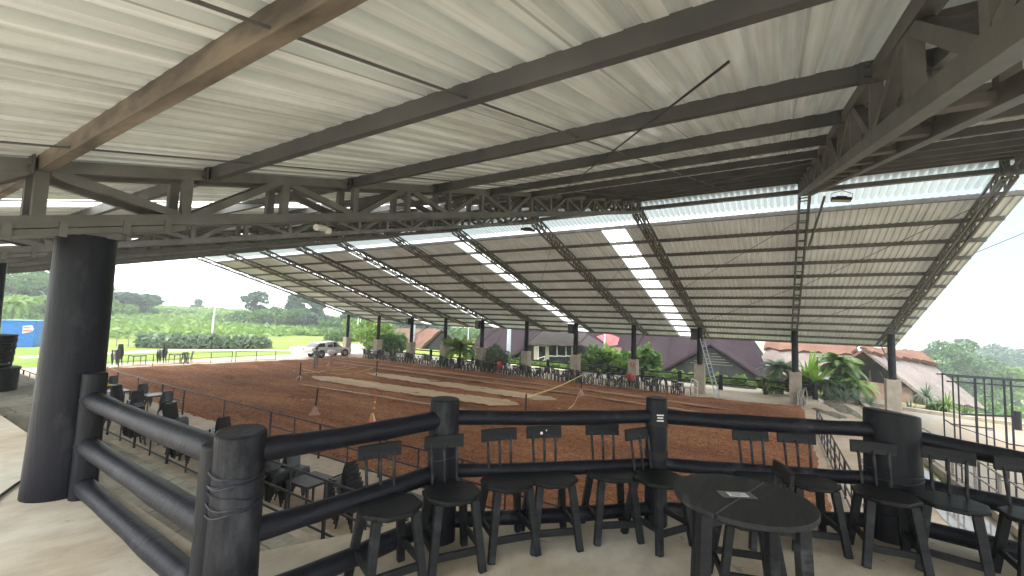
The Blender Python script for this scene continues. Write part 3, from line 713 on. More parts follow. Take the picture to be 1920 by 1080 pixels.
for i,(x,y,rz,lab) in enumerate(STO):
    rz+=random.Random(i).uniform(-.06,.06)
    if s0 is None: s0=make_stool('stool',lab,(x,y,F),rz,3)
    else:
        o=dup(s0,(x,y,F),rz,lab)
        if i==3:
            b=[c for c in o.children if c.name.startswith('backrest')][0]
            for yy,zz,r in((.10,.74,.007),(-.02,.715,.012),(.02,.735,.006)):
                mb=MB(); mb.lathe((0,0,0),[(r,-.0012),(r*.9,.0012)],9); ch=link('paint_chip',mesh('paint_chip',mb,M['paper']),b); ch.location=(-.204,yy,zz); ch.rotation_euler=(0,R(84),0)
o=dup(s0,(3.10,.2,F),1.9,'black stool turned to the table, its curved backrest seen from the side','loose stool at the table')
# ------------------------------------------------------------------ the table
c=V((2.589,.181,F)); t=thing('round_table',c,'small round black wooden table with a seam across its top, nearest to the camera','table',None)
sa=math.atan2(.069-.221,2.803-2.269)
for sg in(1,-1):
    mb=MB(); o=[(.328*math.cos(a),.328*math.sin(a)) for a in np.linspace(.006,PI-.006,30)]
    o=[(x,y+.0015) for x,y in o]; o=[(x*math.cos(sa)-sg*y*math.sin(sa),x*math.sin(sa)+sg*y*math.cos(sa)) for x,y in o]
    if sg<0: o=o[::-1]
    mb.prism(o,.704,.732); part('tabletop',mb,M['tabletop'],t,smooth=35,bev=.004)
mb=MB(); e=(math.cos(sa),math.sin(sa)); mb.beam((-e[0]*.322,-e[1]*.322,.7285),(e[0]*.322,e[1]*.322,.7285),.0028,.003); part('seam',mb,M['greypipe'],t,smooth=0)
fw=V((.847,.531,0)); rt=V((.531,-.847,0)); LP=[-fw*.155-rt*.262,-fw*.262+rt*.13,fw*.155+rt*.235,fw*.275-rt*.095]
for a in LP:
    mb=MB(); mb.beam(a*1.12+V((0,0,0)),a+V((0,0,.705)),.056,.056,up=tuple(fw)); part('leg',mb,M['stool'],t,smooth=0,bev=.006)
for i in range(4):
    a,b=LP[i]*.97,LP[(i+1)%4]*.97; mb=MB(); N=10; d=(b-a).normalized(); w=V((-d.y,d.x,0))*.013; vs=[];fs=[]
    for k in range(N+1):
        f=k/N; p=a.lerp(b,f); zb=.625+.045*min(1,math.sin(PI*f)*2.2)
        vs+=[p-w+V((0,0,zb)),p+w+V((0,0,zb)),p+w+V((0,0,.704)),p-w+V((0,0,.704))]
    fs=[(k*4+j,k*4+(j+1)%4,k*4+4+(j+1)%4,k*4+4+j) for k in range(N) for j in range(4)]; mb.add(vs,fs); part('apron',mb,M['stool'],t,smooth=40)
P0=gz(1381,928,F+.732); t2=thing('taped_label',(P0.x,P0.y,F+.7325),'white paper label under clear tape on the black table','paper',None,math.atan2(.131-.284,2.616-2.587)+.33)
mb=MB(); mb.box((0,0,.0008),(.175,.088,.0012)); part('tape',mb,M['film'],t2,smooth=0)
mb=MB(); mb.box((.005,0,.0022),(.098,.05,.0012)); part('label',mb,M['paper'],t2,smooth=0)
for k,(w,dx) in enumerate(((.07,0),(.05,-.01),(.074,.002),(.04,-.015))):
    mb=MB(); mb.box((.005+dx,.016-.011*k,.0032),(w,.0022,.0006)); part('print_line',mb,M['grey_plastic'],t2,smooth=0)
mb=MB(); pts=[gz(x,y,F+.015) for x,y in((-60,985),(0,930),(30,908),(62,888))]; mb.path(pts,.012,7); single('cable',mb,M['rubber'],'dark cable lying on the platform floor beside the big column','cable',smooth=60)
# ------------------------------------------------------------------ black drum and slatted stand on the landing
p=V((1.85,13.52,3.225)); mb=MB(); mb.lathe((0,0,0),[(.44,0),(.445,.2),(.45,.40),(.465,.42),(.465,.45),(.44,.46)],34)
mb.v=[(x+p.x,y+p.y,z+p.z) for x,y,z in mb.v]; single('round_drum',mb,M['log'],'low black round drum base on the landing at the left edge','drum',smooth=30)
t=thing('slatted_stand',(p.x-.03,p.y,p.z+.462),'black slatted barrel stand with gaps, on the round drum base','stand')
mb=MB(); mb.lathe((0,0,0),[(.52,.0),(.54,.04),(.54,.08),(.50,.08)],26); part('bottom_ring',mb,M['log'],t)
mb=MB(); mb.lathe((0,0,.93),[(.58,0),(.61,.03),(.61,.09),(.3,.10)],26); part('top_board',mb,M['log'],t)
for k in range(4):
    z=.15+k*.2; r=.545+.012*k; mb=MB()
    vs=[];n=40
    for j in range(n):
        a=2*PI*j/n
        for rr,zz in((r,z),(r+.02,z+.01),(r+.03,z+.15),(r-.02,z+.15)): vs.append((rr*math.cos(a),rr*math.sin(a),zz))
    mb.add(vs,[(j*4+i,((j+1)%n)*4+i,((j+1)%n)*4+(i+1)%4,j*4+(i+1)%4) for j in range(n) for i in range(4)]); part('slat_ring',mb,M['log'],t)
for j in range(7):
    a=2*PI*j/7+.5; mb=MB(); mb.beam((.53*math.cos(a),.53*math.sin(a),.05),(.58*math.cos(a),.58*math.sin(a),.95),.10,.04,up=(math.cos(a),math.sin(a),0)); part('upright',mb,M['log'],t,smooth=0)
t.scale=(.66,.66,.64)
# ------------------------------------------------------------------ pipe rails
def pipe_rail(name,pts,h,posts,rails,label,m='pipe',pw=.056,group=None,thin=None,rr=.026):
    """posts: arc positions of thick posts; rails: heights; pts: base polyline"""
    pts=[V(p) for p in pts]; b=pts[0]; t=thing(name,b,label,'railing',group)
    ln=[0]
    for i in range(1,len(pts)): ln.append(ln[-1]+(pts[i]-pts[i-1]).length)
    def pos(s):
        for i in range(1,len(pts)):
            if s<=ln[i]+1e-6: return pts[i-1].lerp(pts[i],(s-ln[i-1])/(ln[i]-ln[i-1]))
        return pts[-1].copy()
    for s in posts: p=pos(s)-b; mb=MB(); mb.box((p.x,p.y,p.z+h/2),(pw,pw,h)); part('post',mb,M[m],t,smooth=0)
    for s in thin or []: p=pos(s)-b; mb=MB(); mb.box((p.x,p.y,p.z+h/2),(pw*.55,pw*.55,h)); part('post',mb,M[m],t,smooth=0)
    for z,s0_,s1_ in rails:
        N=max(2,int((s1_-s0_)/2)); q=[pos(s0_+(s1_-s0_)*k/N)-b+V((0,0,z)) for k in range(N+1)]
        mb=MB(); mb.path(q,rr,7); part('rail',mb,M[m],t,smooth=60)
    return t
n=[2.45*k for k in range(17)]
pipe_rail('tier_railing',[(5.66,2.9,.5),(5.62,42.2,.5)],1.14,n,[(1.14,0,39.2),(.62,0,39.2),(.13,0,39.2)],'black pipe railing on the kerb just in front of the table tier',thin=[s+1.225 for s in n[:-1]])
pipe_rail('arena_railing',[(9.6,4.0,0),(9.5,11.6,0),(9.4,23.9,0),(9.5,33,0),(10.9,45.2,0)],1.15,[.5,3.4,6.6,9.6,12.65,20.0,22.5,29.0,35.5,41.4],[(1.15,.5,41.4),(.63,.5,12.65),(.13,.5,12.65),(.63,20,22.5),(.13,20,22.5)],'long thin dark pipe rail between the tables and the red soil',thin=[2,5,8.1,11.1,16.2,21.2,25.8,32.2,38.5],pw=.055)
pipe_rail('corner_railing',[(10.9,45.4,0),(11.9,45.75,0),(12.3,49.0,0)],1.0,[0,1.06,4.3],[(1.0,0,4.3),(.5,0,4.3)],'short pipe rail at the far left corner of the arena','pipe',group=None,rr=.018)
for i,(x0,x1,lab) in enumerate(((13.2,17.6,'thin rail section at the far end of the soil, before the stacked chairs'),(17.9,21.4,'thin rail section at the far end of the soil, in front of the pale path'),(21.7,25.4,'thin rail section at the far end of the soil, nearest the white pickup'))):
    L=x1-x0; pipe_rail('end_railing',[(x0,45.9-(x0-13)*.1,0),(x1,45.9-(x1-13)*.1,0)],.98,[0,L/2,L],[(.98,0,L),(.5,0,L),(.08,0,L)],lab,'pipe',group='rails at the far end of the arena',rr=.016,pw=.045)
pipe_rail('end_railing',[(28.9,41.9,0),(30.9,41.3,0),(31.6,40.9,0)],.98,[0,2.0,2.7],[(.98,0,2.0),(.5,0,2.0)],'short rail section between the white pickup and the far tables','pipe',group='rails at the far end of the arena',rr=.016,pw=.045)
pipe_rail('side_railing',[(14.2,-1.6,0),(20,-1.5,0),(26.2,-1.42,0)],1.15,[0,2.4,4.8,7.2,9.6,12.0],[(1.15,0,12),(.78,0,12),(.42,0,12),(.08,0,12)],'dark pipe rail along the right edge of the red soil','pipe',thin=[1.2,3.6,6,8.4,10.8])
pipe_rail('ramp_railing',[(14.0,-5.05,.22),(19,-4.98,.22),(24.2,-4.7,.22)],1.0,[0,1.7,3.4,5.1,6.8,8.5,10.2],[(1.0,0,10.2),(.5,0,10.2),(.05,0,10.2)],'pipe rail standing on the long kerb at the right','greypipe')
pipe_rail('barrier_gate',[(32.7,5.0,0),(34.6,5.75,0)],1.1,[0,1.98],[(1.1,0,1.98),(.62,0,1.98),(.14,0,1.98)],'pale three bar metal barrier beside the third pedestal','whitepipe',rr=.026)
# black metal frame at the right
t=thing('metal_frame',(20.0,-4.78,0),'tall open frame of thin black steel tubes on the right terrace','frame')
def fr(nm,p,q,w=.05): w*=.72; mb=MB(); mb.beam(p,q,w,w,up=(.3,.3,1) if abs(q[2]-p[2])<.1 else (1,0,0)); return part(nm,mb,M['pipe'],t,smooth=0)
HT=3.62
for x,y,w in((0,0,.05),(0,-.13,.05),(0,-.52,.075),(0,-.73,.045),(0,-.90,.045),(0,-1.17,.06),(0,-1.32,.06),(0,-2.1,.06),(1.3,-.05,.05),(1.3,-2.1,.05)): fr('upright',(x,y,0),(x,y,HT),w)
for z in(HT,HT-.18): fr('top_bar',(0,.15,z),(0,-2.4,z),.06)
fr('top_bar',(1.3,.1,HT-.05),(1.3,-2.4,HT-.05)); fr('top_bar',(0,0,HT-.02),(1.3,-.05,HT-.02)); fr('top_bar',(0,-2.1,HT-.02),(1.3,-2.1,HT-.02))
for z in(.9,1.45,2.0,2.55,3.05): fr('rung',(0,-.73,z),(0,-.90,z),.03)
fr('crossbar',(0,.1,2.05),(0,-.9,2.05)); fr('crossbar',(0,0,2.0),(1.3,-.05,2.0),.04); fr('brace',(0,.0,2.02),(0,-1.3,1.62),.035); fr('crossbar',(0,-1.2,1.64),(0,-2.4,1.58),.05); fr('crossbar',(0,-.5,.5),(0,-2.1,.45),.04)
# ------------------------------------------------------------------ plastic chairs and tables on the tier
def make_chair(name,label,loc,rz,m,group):
    t=thing(name,loc,label,'chair',group,rz)
    mb=MB(); vs=[];fs=[];nx_,ny2=6,6
    for i in range(nx_+1):
        for j in range(ny2+1):
            x=-.2+.42*i/nx_; y=-.21+.42*j/ny2; w=1-.08*(1-i/nx_); vs.append((x,y*w,.44-.018*math.cos(y*PI/.5)-.02*(1-i/nx_)+(-.03 if i==nx_ else 0)))
    f1=[(i*(ny2+1)+j,(i+1)*(ny2+1)+j,(i+1)*(ny2+1)+j+1,i*(ny2+1)+j+1) for i in range(nx_) for j in range(ny2)]
    o=len(vs); vs+= [(x,y,z-.014) for x,y,z in vs]; f1+= [tuple(k+o for k in f[::-1]) for f in f1]; mb.add(vs,f1)
    mb.beam((.215,-.2,.40),(.215,.2,.40),.012,.05); part('seat',mb,M[m],t,smooth=50)
    mb=MB()
    prof=[(-.2,.40,.19),(-.225,.56,.205),(-.255,.72,.205),(-.275,.83,.19),(-.285,.86,.15)]
    vs=[];N=8
    for x,z,w in prof:
        for j in range(N+1): y=-w+2*w*j/N; vs.append((x+.05*(y/.2)**2,y,z))
    f1=[(i*(N+1)+j,(i+1)*(N+1)+j,(i+1)*(N+1)+j+1,i*(N+1)+j+1) for i in range(4) for j in range(N)]
    o=len(vs); vs+=[(x-.014,y,z) for x,y,z in vs]; f1+=[tuple(k+o for k in f[::-1]) for f in f1]
    mb.add(vs,f1)
    for w0,i in((0,0),(1,N)):
        for k in range(4): mb.f.append((k*(N+1)+i,(k+1)*(N+1)+i,(k+1)*(N+1)+i+o,k*(N+1)+i+o))
    for j in range(N): mb.f.append((4*(N+1)+j,4*(N+1)+j+1,4*(N+1)+j+1+o,4*(N+1)+j+o))
    part('backrest',mb,M[m],t,smooth=50)
    for sx,sy in((1,1),(1,-1),(-1,1),(-1,-1)):
        mb=MB(); mb.beam((.19*sx,.185*sy,.43),((.235 if sx>0 else .27)*sx,.235*sy,0),.05,.05,up=(1,0,0),w2=.03,h2=.03); part('leg',mb,M[m],t,smooth=0)
    return t
PROTO={}
def chair(loc,rz,label,group,m='black_plastic'):
    if m not in PROTO: PROTO[m]=make_chair('plastic_chair',label,loc,rz,m,group); return PROTO[m]
    return dup(PROTO[m],loc,rz,label,group)
def stack(x,y,rz,n,where,m='black_plastic',z=.005,gap=.092,lean=.05):
    for k in range(n):
        d=V((math.cos(rz),math.sin(rz),0))*lean*k
        chair((x+d.x,y+d.y,z+gap*k),rz+random.uniform(-.02,.02),('%s plastic chair in the stack %s'%('black' if m=='black_plastic' else 'dark grey',where)),'plastic chairs stacked '+where,m)
def make_table(loc,rz,label,s=.84,h=.78,m='grey_plastic',group='square plastic tables on the table tier'):
    t=thing('plastic_table',loc,label,'table',group,rz)
    mb=MB(); mb.box((0,0,h-.014),(s,s,.028)); part('tabletop',mb,M[m],t,smooth=0,bev=.01)
    mb=MB()
    for sx in(1,-1): mb.box((sx*(s/2-.04),0,h-.055),(.02,s-.09,.05)); mb.box((0,sx*(s/2-.04),h-.0551),(s-.13,.02,.05))
    part('apron',mb,M[m],t,smooth=0)
    for sx in(1,-1):
        for sy in(1,-1):
            mb=MB(); mb.beam((sx*(s/2-.035),sy*(s/2-.035),h-.03),(sx*(s/2-.03),sy*(s/2-.03),0),.055,.055,up=(1,0,0),w2=.04,h2=.04); part('leg',mb,M[m],t,smooth=0)
    return t
make_table((6.95,10.2,.005),.06,'bare dark grey square table behind the front log post, nearest of the tier tables')
stack(7.0,8.65,1.7,8,'behind the leftmost stool')
stack(6.38,11.15,-1.4,7,'left of the nearest tier table'); stack(7.02,11.2,-1.5,6,'against the back of the nearest tier table','grey_plastic')
make_table((7.45,7.3,.005),.0,'dark square table hidden behind the leftmost stool')
TT=[(7.4,16.7,'grey square table with a shining top, second along the tier from the front'),(7.2,20.1,'grey square table with a shining top, third along the tier from the front'),(8.95,25.9,'grey square table set back near the arena rail'),(8.2,28.3,'square table next before the one holding the yellow cloth'),(8.3,30.4,'square table holding the yellow cloth'),(7.5,33.5,'farthest square table on the tier, seen past the big column')]
for x,y,l in TT: make_table((x,y,.005),random.uniform(-.06,.06),l)
stack(7.25,15.4,1.55,8,'just left of the front log post'); stack(6.75,17.25,-1.5,6,'beyond the second tier table','grey_plastic')
stack(7.1,19.0,1.6,8,'before the third tier table'); stack(6.7,20.9,-1.5,6,'beyond the third tier table','grey_plastic')
stack(7.3,22.8,1.55,8,'in the middle of the tier'); stack(8.6,23.6,-1.5,5,'by the table near the arena rail')
stack(7.4,25.6,1.6,7,'before the table next to the yellow cloth'); stack(8.9,27.2,-1.5,4,'beyond the table next to the yellow cloth'); stack(8.9,31.4,-1.5,4,'beyond the yellow cloth table')
stack(6.35,13.5,1.6,7,'at the near kerb, left of the front log post'); stack(6.3,16.3,-1.5,7,'at the near kerb, next beyond that'); stack(6.3,19.6,1.55,7,'at the near kerb below the upper log rail'); stack(6.3,23.4,-1.5,7,'at the near kerb, right of the big column'); stack(6.3,27.0,1.5,6,'at the near kerb, touching the big column in view')
stack(6.6,33.0,1.5,5,'visible left of the big column'); stack(5.95,36.5,-1.4,5,'left of the big column and farther back')
mb=MB(); cl_=[]
for i in range(9):
    for j in range(9):
        x=-.3+.075*i;y=-.34+.085*j; z=.20*math.exp(-((x/.2)**2+(y/.24)**2))+.05*math.sin(x*22+y*9)*math.exp(-((x/.3)**2+(y/.3)**2))+.02; cl_.append((8.2+x,30.3+y,.79+max(.0,z)))
mb.v=cl_; mb.f=[(i*9+j,(i+1)*9+j,(i+1)*9+j+1,i*9+j+1) for i in range(8) for j in range(8)]
single('yellow_cloth',mb,M['yellow'],'crumpled yellow cloth lying on a tier table beside the big column','cloth',smooth=60)
# ------------------------------------------------------------------ the arena: training poles, tape, people
def cone_pole(loc,h,label,base='cone',lean=(0,0),striped=False,r=.028):
    t=thing('marker_pole',loc,label,'marker pole','marker poles on the red soil'); mb=MB()
    if base=='cone':
        mb.lathe((0,0,0),[(.27,0),(.27,.03),(.22,.05),(.06,.38),(.05,.40)],18); part('base',mb,M['redcone' if striped else 'cone'],t)
    else:
        for a in(0.2,2.3,4.4):
            mb=MB(); mb.tube((0,0,.36),(.28*math.cos(a),.28*math.sin(a),.03),.022,n=6); part('foot',mb,M['whitepipe'],t)
    mb=MB(); mb.tube((0,0,.05),(lean[0],lean[1],h),r,n=10); part('pole',mb,M['redcone' if striped else 'rubber'],t)
    mb=MB(); mb.lathe((lean[0],lean[1],h),[(r*1.1,-.07),(r*1.12,0),(r*.6,.01)],10); part('cap',mb,M['cone'],t)
    if striped:
        for z in(.45,.75,1.0):
            mb=MB(); mb.lathe((lean[0]*z/h,lean[1]*z/h,z),[(r*1.25,0),(r*1.25,.09)],10,caps=False); part('band',mb,M['tape'],t)
        for k in range(7):
            mb=MB(); a=k*.9; mb.add([(.04*math.cos(a),.04*math.sin(a),.55),(.06*math.cos(a+.4),.06*math.sin(a+.4),.55),(.17*math.cos(a+.2),.17*math.sin(a+.2),.2),(.13*math.cos(a-.2),.13*math.sin(a-.2),.22)],[(0,1,2,3)]); part('ribbon',mb,M['tape'],t,smooth=0)
    return t
Zs=.09
def sp(x,y): p=gz(x,y,Zs); return (p.x,p.y,Zs-.03)
cone_pole(sp(590,776),1.32,'black marker pole in a dusty cone base, left on the open soil','cone',(.06,-.05),r=.04)
cone_pole(sp(697,797),1.5,'red and yellow striped marker pole with ribbons at its base','cone',(.08,-.1),True)
P3=sp(562,712); cone_pole(P3,1.3,'black marker pole on splayed feet beside the looped white rope','feet',r=.04)
P4=sp(706,705); cone_pole(P4,1.3,'black marker pole on white feet near the middle of the soil','feet',r=.04)
P5=sp(985,795); cone_pole(P5,1.45,'black marker pole with yellow tape, in the soil just above the balcony rail','cone',r=.035)
P6=sp(1090,742); cone_pole(P6,1.5,'black marker pole with yellow tape on the right of the soil','cone',r=.035)
def tape(pts,label,m='tape',w=.05,flat=False,cat='tape',group='yellow tapes between the poles'):
    mb=MB(); L=[]
    pts=[V(p) for p in pts]
    if flat: mb.path(pts,w,6,sq=(1,.4))
    else:
        for p in pts: L+= [p-V((0,0,w/2)),p+V((0.004,0,w/2))]
        mb.add(L,[(2*i,2*i+2,2*i+3,2*i+1) for i in range(len(pts)-1)])
        o=len(L); mb.add([p+V((.01,.01,0)) for p in L],[(2*i+1,2*i+3,2*i+2,2*i) for i in range(len(pts)-1)])
    return single(cat if cat!='tape' else 'barrier_tape',mb,M[m],label,cat,group)
def sagline(a,b,za,zb,s,n=10): return [(a[0]+(b[0]-a[0])*k/n,a[1]+(b[1]-a[1])*k/n,za+(zb-za)*k/n-s*math.sin(PI*k/n)) for k in range(n+1)]
tape(sagline(P5,P6,1.35,1.45,.12),'yellow tape strung between the two right hand marker poles')
tape([(p.x,p.y,z) for p,z in((gz(1090,742,.3),.75),(gz(1083,752,.2),.45),(gz(1076,762,.1),.2),(gz(1066,768,.1),.13))],'yellow tape end trailing from the right hand marker pole down to the soil')
g=lambda x,y,z=.12:tuple(gz(x,y,z))
tape([g(568,692),g(585,696),g(600,699)],'yellow tape lying on the soil in front of the standing person',flat=True,w=.03)
tape([g(565,699),g(600,697),g(640,693),g(668,688)],'long yellow tape lying straight across the soil before the white pickup',flat=True,w=.028)
tape([g(612,700),g(635,702),g(660,700),g(685,694),g(700,690)],'yellow tape curving over the soil towards the middle marker pole',flat=True,w=.028)
tape([g(x,y) for x,y in((547,688),(556,689))],'short piece of white rope left of the looped rope',m='rope',flat=True,w=.022,cat='rope',group='ropes on the soil')
tape([g(x,y) for x,y in((566,697),(553,697),(549,695),(552,694),(560,693))],'looped white rope end by the left marker pole',m='rope',flat=True,w=.022,cat='rope',group='ropes on the soil')
tape([g(x,y) for x,y in((632,674),(645,680),(648,684),(645,689),(630,692),(600,696))],'white rope curving behind the standing person',m='rope',flat=True,w=.022,cat='rope',group='ropes on the soil')
tape([g(x,y) for x,y in((566,701),(580,706),(598,711),(640,727),(690,738),(745,748),(800,760))],'pale rope along the edge of the dry sand strip',m='rope',flat=True,w=.018,cat='rope',group='ropes on the soil')
t=thing('covered_post',sp(620,685),'post on a spread base with a white cloth over its top, beside the standing person','post')
mb=MB(); mb.lathe((0,0,0),[(.38,0),(.3,.1),(.12,.4),(.09,.8),(.1,1.1)],12); part('post',mb,M['cone'],t)
mb=MB(); mb.lathe((0,0,.95),[(.16,0),(.28,.12),(.4,.42),(.34,.5),(.1,.55)],14); part('cover',mb,M['white'],t,smooth=60)
def person(name,loc,rz,label,J,edges,rad,shirt,parts):
    """one continuous skinned body; J joints"""
    me=bpy.data.meshes.new(name+'_body'); me.from_pydata(J,edges,[]); t=thing(name,loc,label,'person',None,rz)
    o=link('body',me,t); me.skin_vertices.new() if hasattr(me.skin_vertices,'new') and not me.skin_vertices else None
    md=o.modifiers.new('skin','SKIN'); md.use_smooth_shade=True
    if not me.skin_vertices: me.skin_vertices.new()
    for i,r in enumerate(rad): d=me.skin_vertices[0].data[i]; d.radius=(r,r) if not isinstance(r,tuple) else r; d.use_root=(i==0)
    o.modifiers.new('sub','SUBSURF').levels=1; o.modifiers['sub'].render_levels=2
    me.materials.append(M[shirt])
    for nm,mb,m in parts: part(nm,mb,M[m],t,smooth=60)
    return t
# joints: pelvis, belly, chest, neck, head, head top, shoulders/elbows/wrists/hands (L, R), hips/knees/ankles/toes (L, R)
J=[(0,0,.95),(0,0,1.12),(.01,0,1.34),(.02,0,1.50),(.04,0,1.62),(.05,0,1.74),
 (.0,.19,1.42),(-.03,.24,1.15),(.08,.2,.95),(.12,.19,.87),(.0,-.19,1.42),(-.02,-.25,1.15),(.1,-.2,.98),(.15,-.18,.91),
 (0,.1,.88),(.03,.11,.48),(-.03,.12,.08),(.12,.13,.04),(0,-.1,.88),(.1,-.11,.48),(.1,-.12,.08),(.25,-.13,.04)]
Ed=[(0,1),(1,2),(2,3),(3,4),(4,5),(2,6),(6,7),(7,8),(8,9),(2,10),(10,11),(11,12),(12,13),(0,14),(14,15),(15,16),(16,17),(0,18),(18,19),(19,20),(20,21)]
Rd=[.14,.135,(.15,.13),.06,.095,.08,.075,.055,.042,.04,.075,.055,.042,.04,.105,.078,.055,.04,.105,.078,.055,.04]
def headparts(c,hat):
    c=V(c); P=[]
    mb=MB(); mb.lathe(c+V((-.01,0,-.10)),[(.02,-.03),(.07,0),(.098,.06),(.102,.12),(.085,.18),(.03,.215)],14); P.append(('head',mb,'skin'))
    mb=MB(); mb.lathe(c+V((.085,0,-.01)),[(.006,.03),(.018,0),(.004,-.01)],6); P.append(('nose',mb,'skin'))
    if hat:
        mb=MB(); mb.lathe(c+V((0,0,.05)),[(.22,-.01),(.21,.0),(.115,.015),(.11,.10),(.09,.13),(.02,.135)],18); P.append(('hat',mb,'hat'))
    else:
        mb=MB(); mb.lathe(c+V((-.03,0,-.02)),[(.075,-.04),(.105,.02),(.108,.08),(.085,.13),(.02,.16)],14); P.append(('hair',mb,'hat'))
    return P
person('person',sp(592,689),-2.4,'person in grey clothes and a dark hat standing on the red soil',J,Ed,Rd,'greycloth',headparts((.05,0,1.67),True))
# ------------------------------------------------------------------ far row of tables and chairs under the eave
def merged_chair():
    mb=MB()
    for sx,sy in((1,1),(1,-1),(-1,1),(-1,-1)): mb.beam((.17*sx,.17*sy,.44),(.21*sx,.19*sy,0),.045,.045,up=(1,0,0))
    mb.box((0,0,.45),(.42,.42,.035))
    for y in(-.15,-.05,.05,.15): mb.beam((-.19,y,.46),(-.26,y*1.1,.88),.07,.02,up=(1,0,0))
    mb.beam((-.262,-.21,.86),(-.262,.21,.86),.025,.09); return mb
def xtable():
    mb=MB(); mb.box((0,0,.73),(.68,.68,.03))
    for s in(1,-1):
        mb.beam((-.28,.24*s,.02),(.28,.24*s,.72),.05,.04,up=(0,1,0)); mb.beam((.28,.2*s,.02),(-.28,.2*s,.72),.05,.04,up=(0,1,0))
    mb.beam((0,-.24,.37),(0,.24,.37),.03,.03); return mb
mc=mesh('far_chair',merged_chair(),M['black_plastic'],0); mt=mesh('far_table',xtable(),M['grey_plastic'],0)
NUM=['in the third bay from the right','in the fourth bay from the right','in the fifth bay from the right','in the sixth bay from the right','in the seventh bay from the right','in the eighth bay from the right','in the bays nearest the pickup']
def bay(y):
    for i,v in enumerate(TY[3:9]):
        if y<v: return NUM[min(i,6)]
    return NUM[6]
q=random.Random(11); y=6.45; SP=1.12
while y<41.2:
    x=33.55+q.uniform(-.12,.15)
    o=link('folding_table',mt,None,(x,y,.004)); o.rotation_euler=(0,0,q.uniform(-.2,.2)+PI/2); o.scale=(SP,)*3
    tag(o,'black cross-legged table, far row, '+bay(y),'table','cross legged tables in the far row')
    sp_=[(x+q.uniform(-.1,.1),y-.62,PI/2),(x+q.uniform(-.2,.2),y+.62,-PI/2),(x-.62,y+q.uniform(-.2,.3),0),(x+.65,y+q.uniform(-.2,.2),PI)]
    if q.random()<.75: sp_.append((x-.15,y+.98,-PI/2))
    if q.random()<.65: sp_.append((x+.25,y+1.3,-PI/2+.2))
    if q.random()<.35: sp_.append((x-.7,y-.6,.4))
    for a,b,r in sp_:
        o=link('wooden_chair',mc,None,(a,b,.004)); o.rotation_euler=(0,0,r+q.uniform(-.25,.25)); o.scale=(SP,)*3
        tag(o,'black chair at the far tables, '+bay(b),'chair','black chairs at the far row of tables')
    y+=2.3+q.uniform(-.15,.25)
# red jacket over a chair, seated person in red
p=ax(1181,708,33.3); mb=MB()
for i in range(7):
    for j in range(7):
        u=i/6;v=j/6; mb.v.append((p.x-.2+.32*v*.6+.05*math.sin(7*u),p.y+.36-.72*u,.62+.55*math.sin(PI*min(1,.15+v*.75))*(.72+.28*math.sin(PI*u))))
mb.f=[(i*7+j,(i+1)*7+j,(i+1)*7+j+1,i*7+j+1) for i in range(6) for j in range(6)]
o=len(mb.v); mb.v+=[(x+.06,yy,z-.03) for x,yy,z in mb.v]; mb.f+=[tuple(k+o for k in f[::-1]) for f in list(mb.f)]
single('red_jacket',mb,M['red'],'red jacket draped over a chair in front of the pedestal with the red sign','jacket',smooth=60)
Jb=[(0,0,.56),(.03,0,.74),(.12,0,.95),(.22,0,1.08),(.3,0,1.15),(.36,0,1.24),
 (.1,.19,1.0),(.28,.25,.84),(.5,.16,.80),(.58,.12,.80),(.1,-.19,1.0),(.28,-.25,.84),(.5,-.16,.80),(.58,-.12,.80),
 (.05,.1,.54),(.45,.12,.52),(.42,.13,.1),(.55,.13,.05),(.05,-.1,.54),(.45,-.12,.52),(.42,-.13,.1),(.55,-.13,.05)]
p=ax(936,690,33.2)
person('person',(33.15,p.y,.004),.3,'person in a red shirt leaning over a table in the far row',Jb,Ed,Rd,'red',headparts((.33,0,1.2),False))
# far end: tall stack, tables and chairs on the lawn edge
mfc=mesh('end_chair',merged_chair(),M['black_plastic'],0)
def fstack(x,y,rz,n,lab):
    for k in range(n):
        o=link('plastic_chair',mfc,None,(x+.015*k*math.cos(rz),y+.015*k*math.sin(rz),.004+.085*k)); o.rotation_euler=(0,0,rz); o.scale=(1.12,)*3; tag(o,lab,'chair',lab.replace('black chair','chairs'))
fstack(13.7,48.0,2.2,10,'black chair in the tall stack behind the left end rail')
fstack(16.7,47.6,2.4,9,'black chair in the tall stack behind the middle of the end rails')
for (x,y,rz,l) in((14.9,47.6,.1,'white topped table beside the left tall chair stack at the far end'),(17.7,47.2,.1,'white topped table beside the second tall chair stack at the far end')):
    make_table((x,y,.004),rz,l,.95,.8,'grey_plastic',group='tables at the far end of the arena')
o=link('plastic_chair',mfc,None,(18.5,46.9,.004)); o.rotation_euler=(0,0,3.0); o.scale=(1.12,)*3; tag(o,'single black chair at the right end of the far lawn table','chair')
o=link('plastic_chair',mfc,None,(17.9,46.3,.004)); o.rotation_euler=(0,0,1.4); o.scale=(1.12,)*3; tag(o,'single black chair in front of the far lawn table','chair')
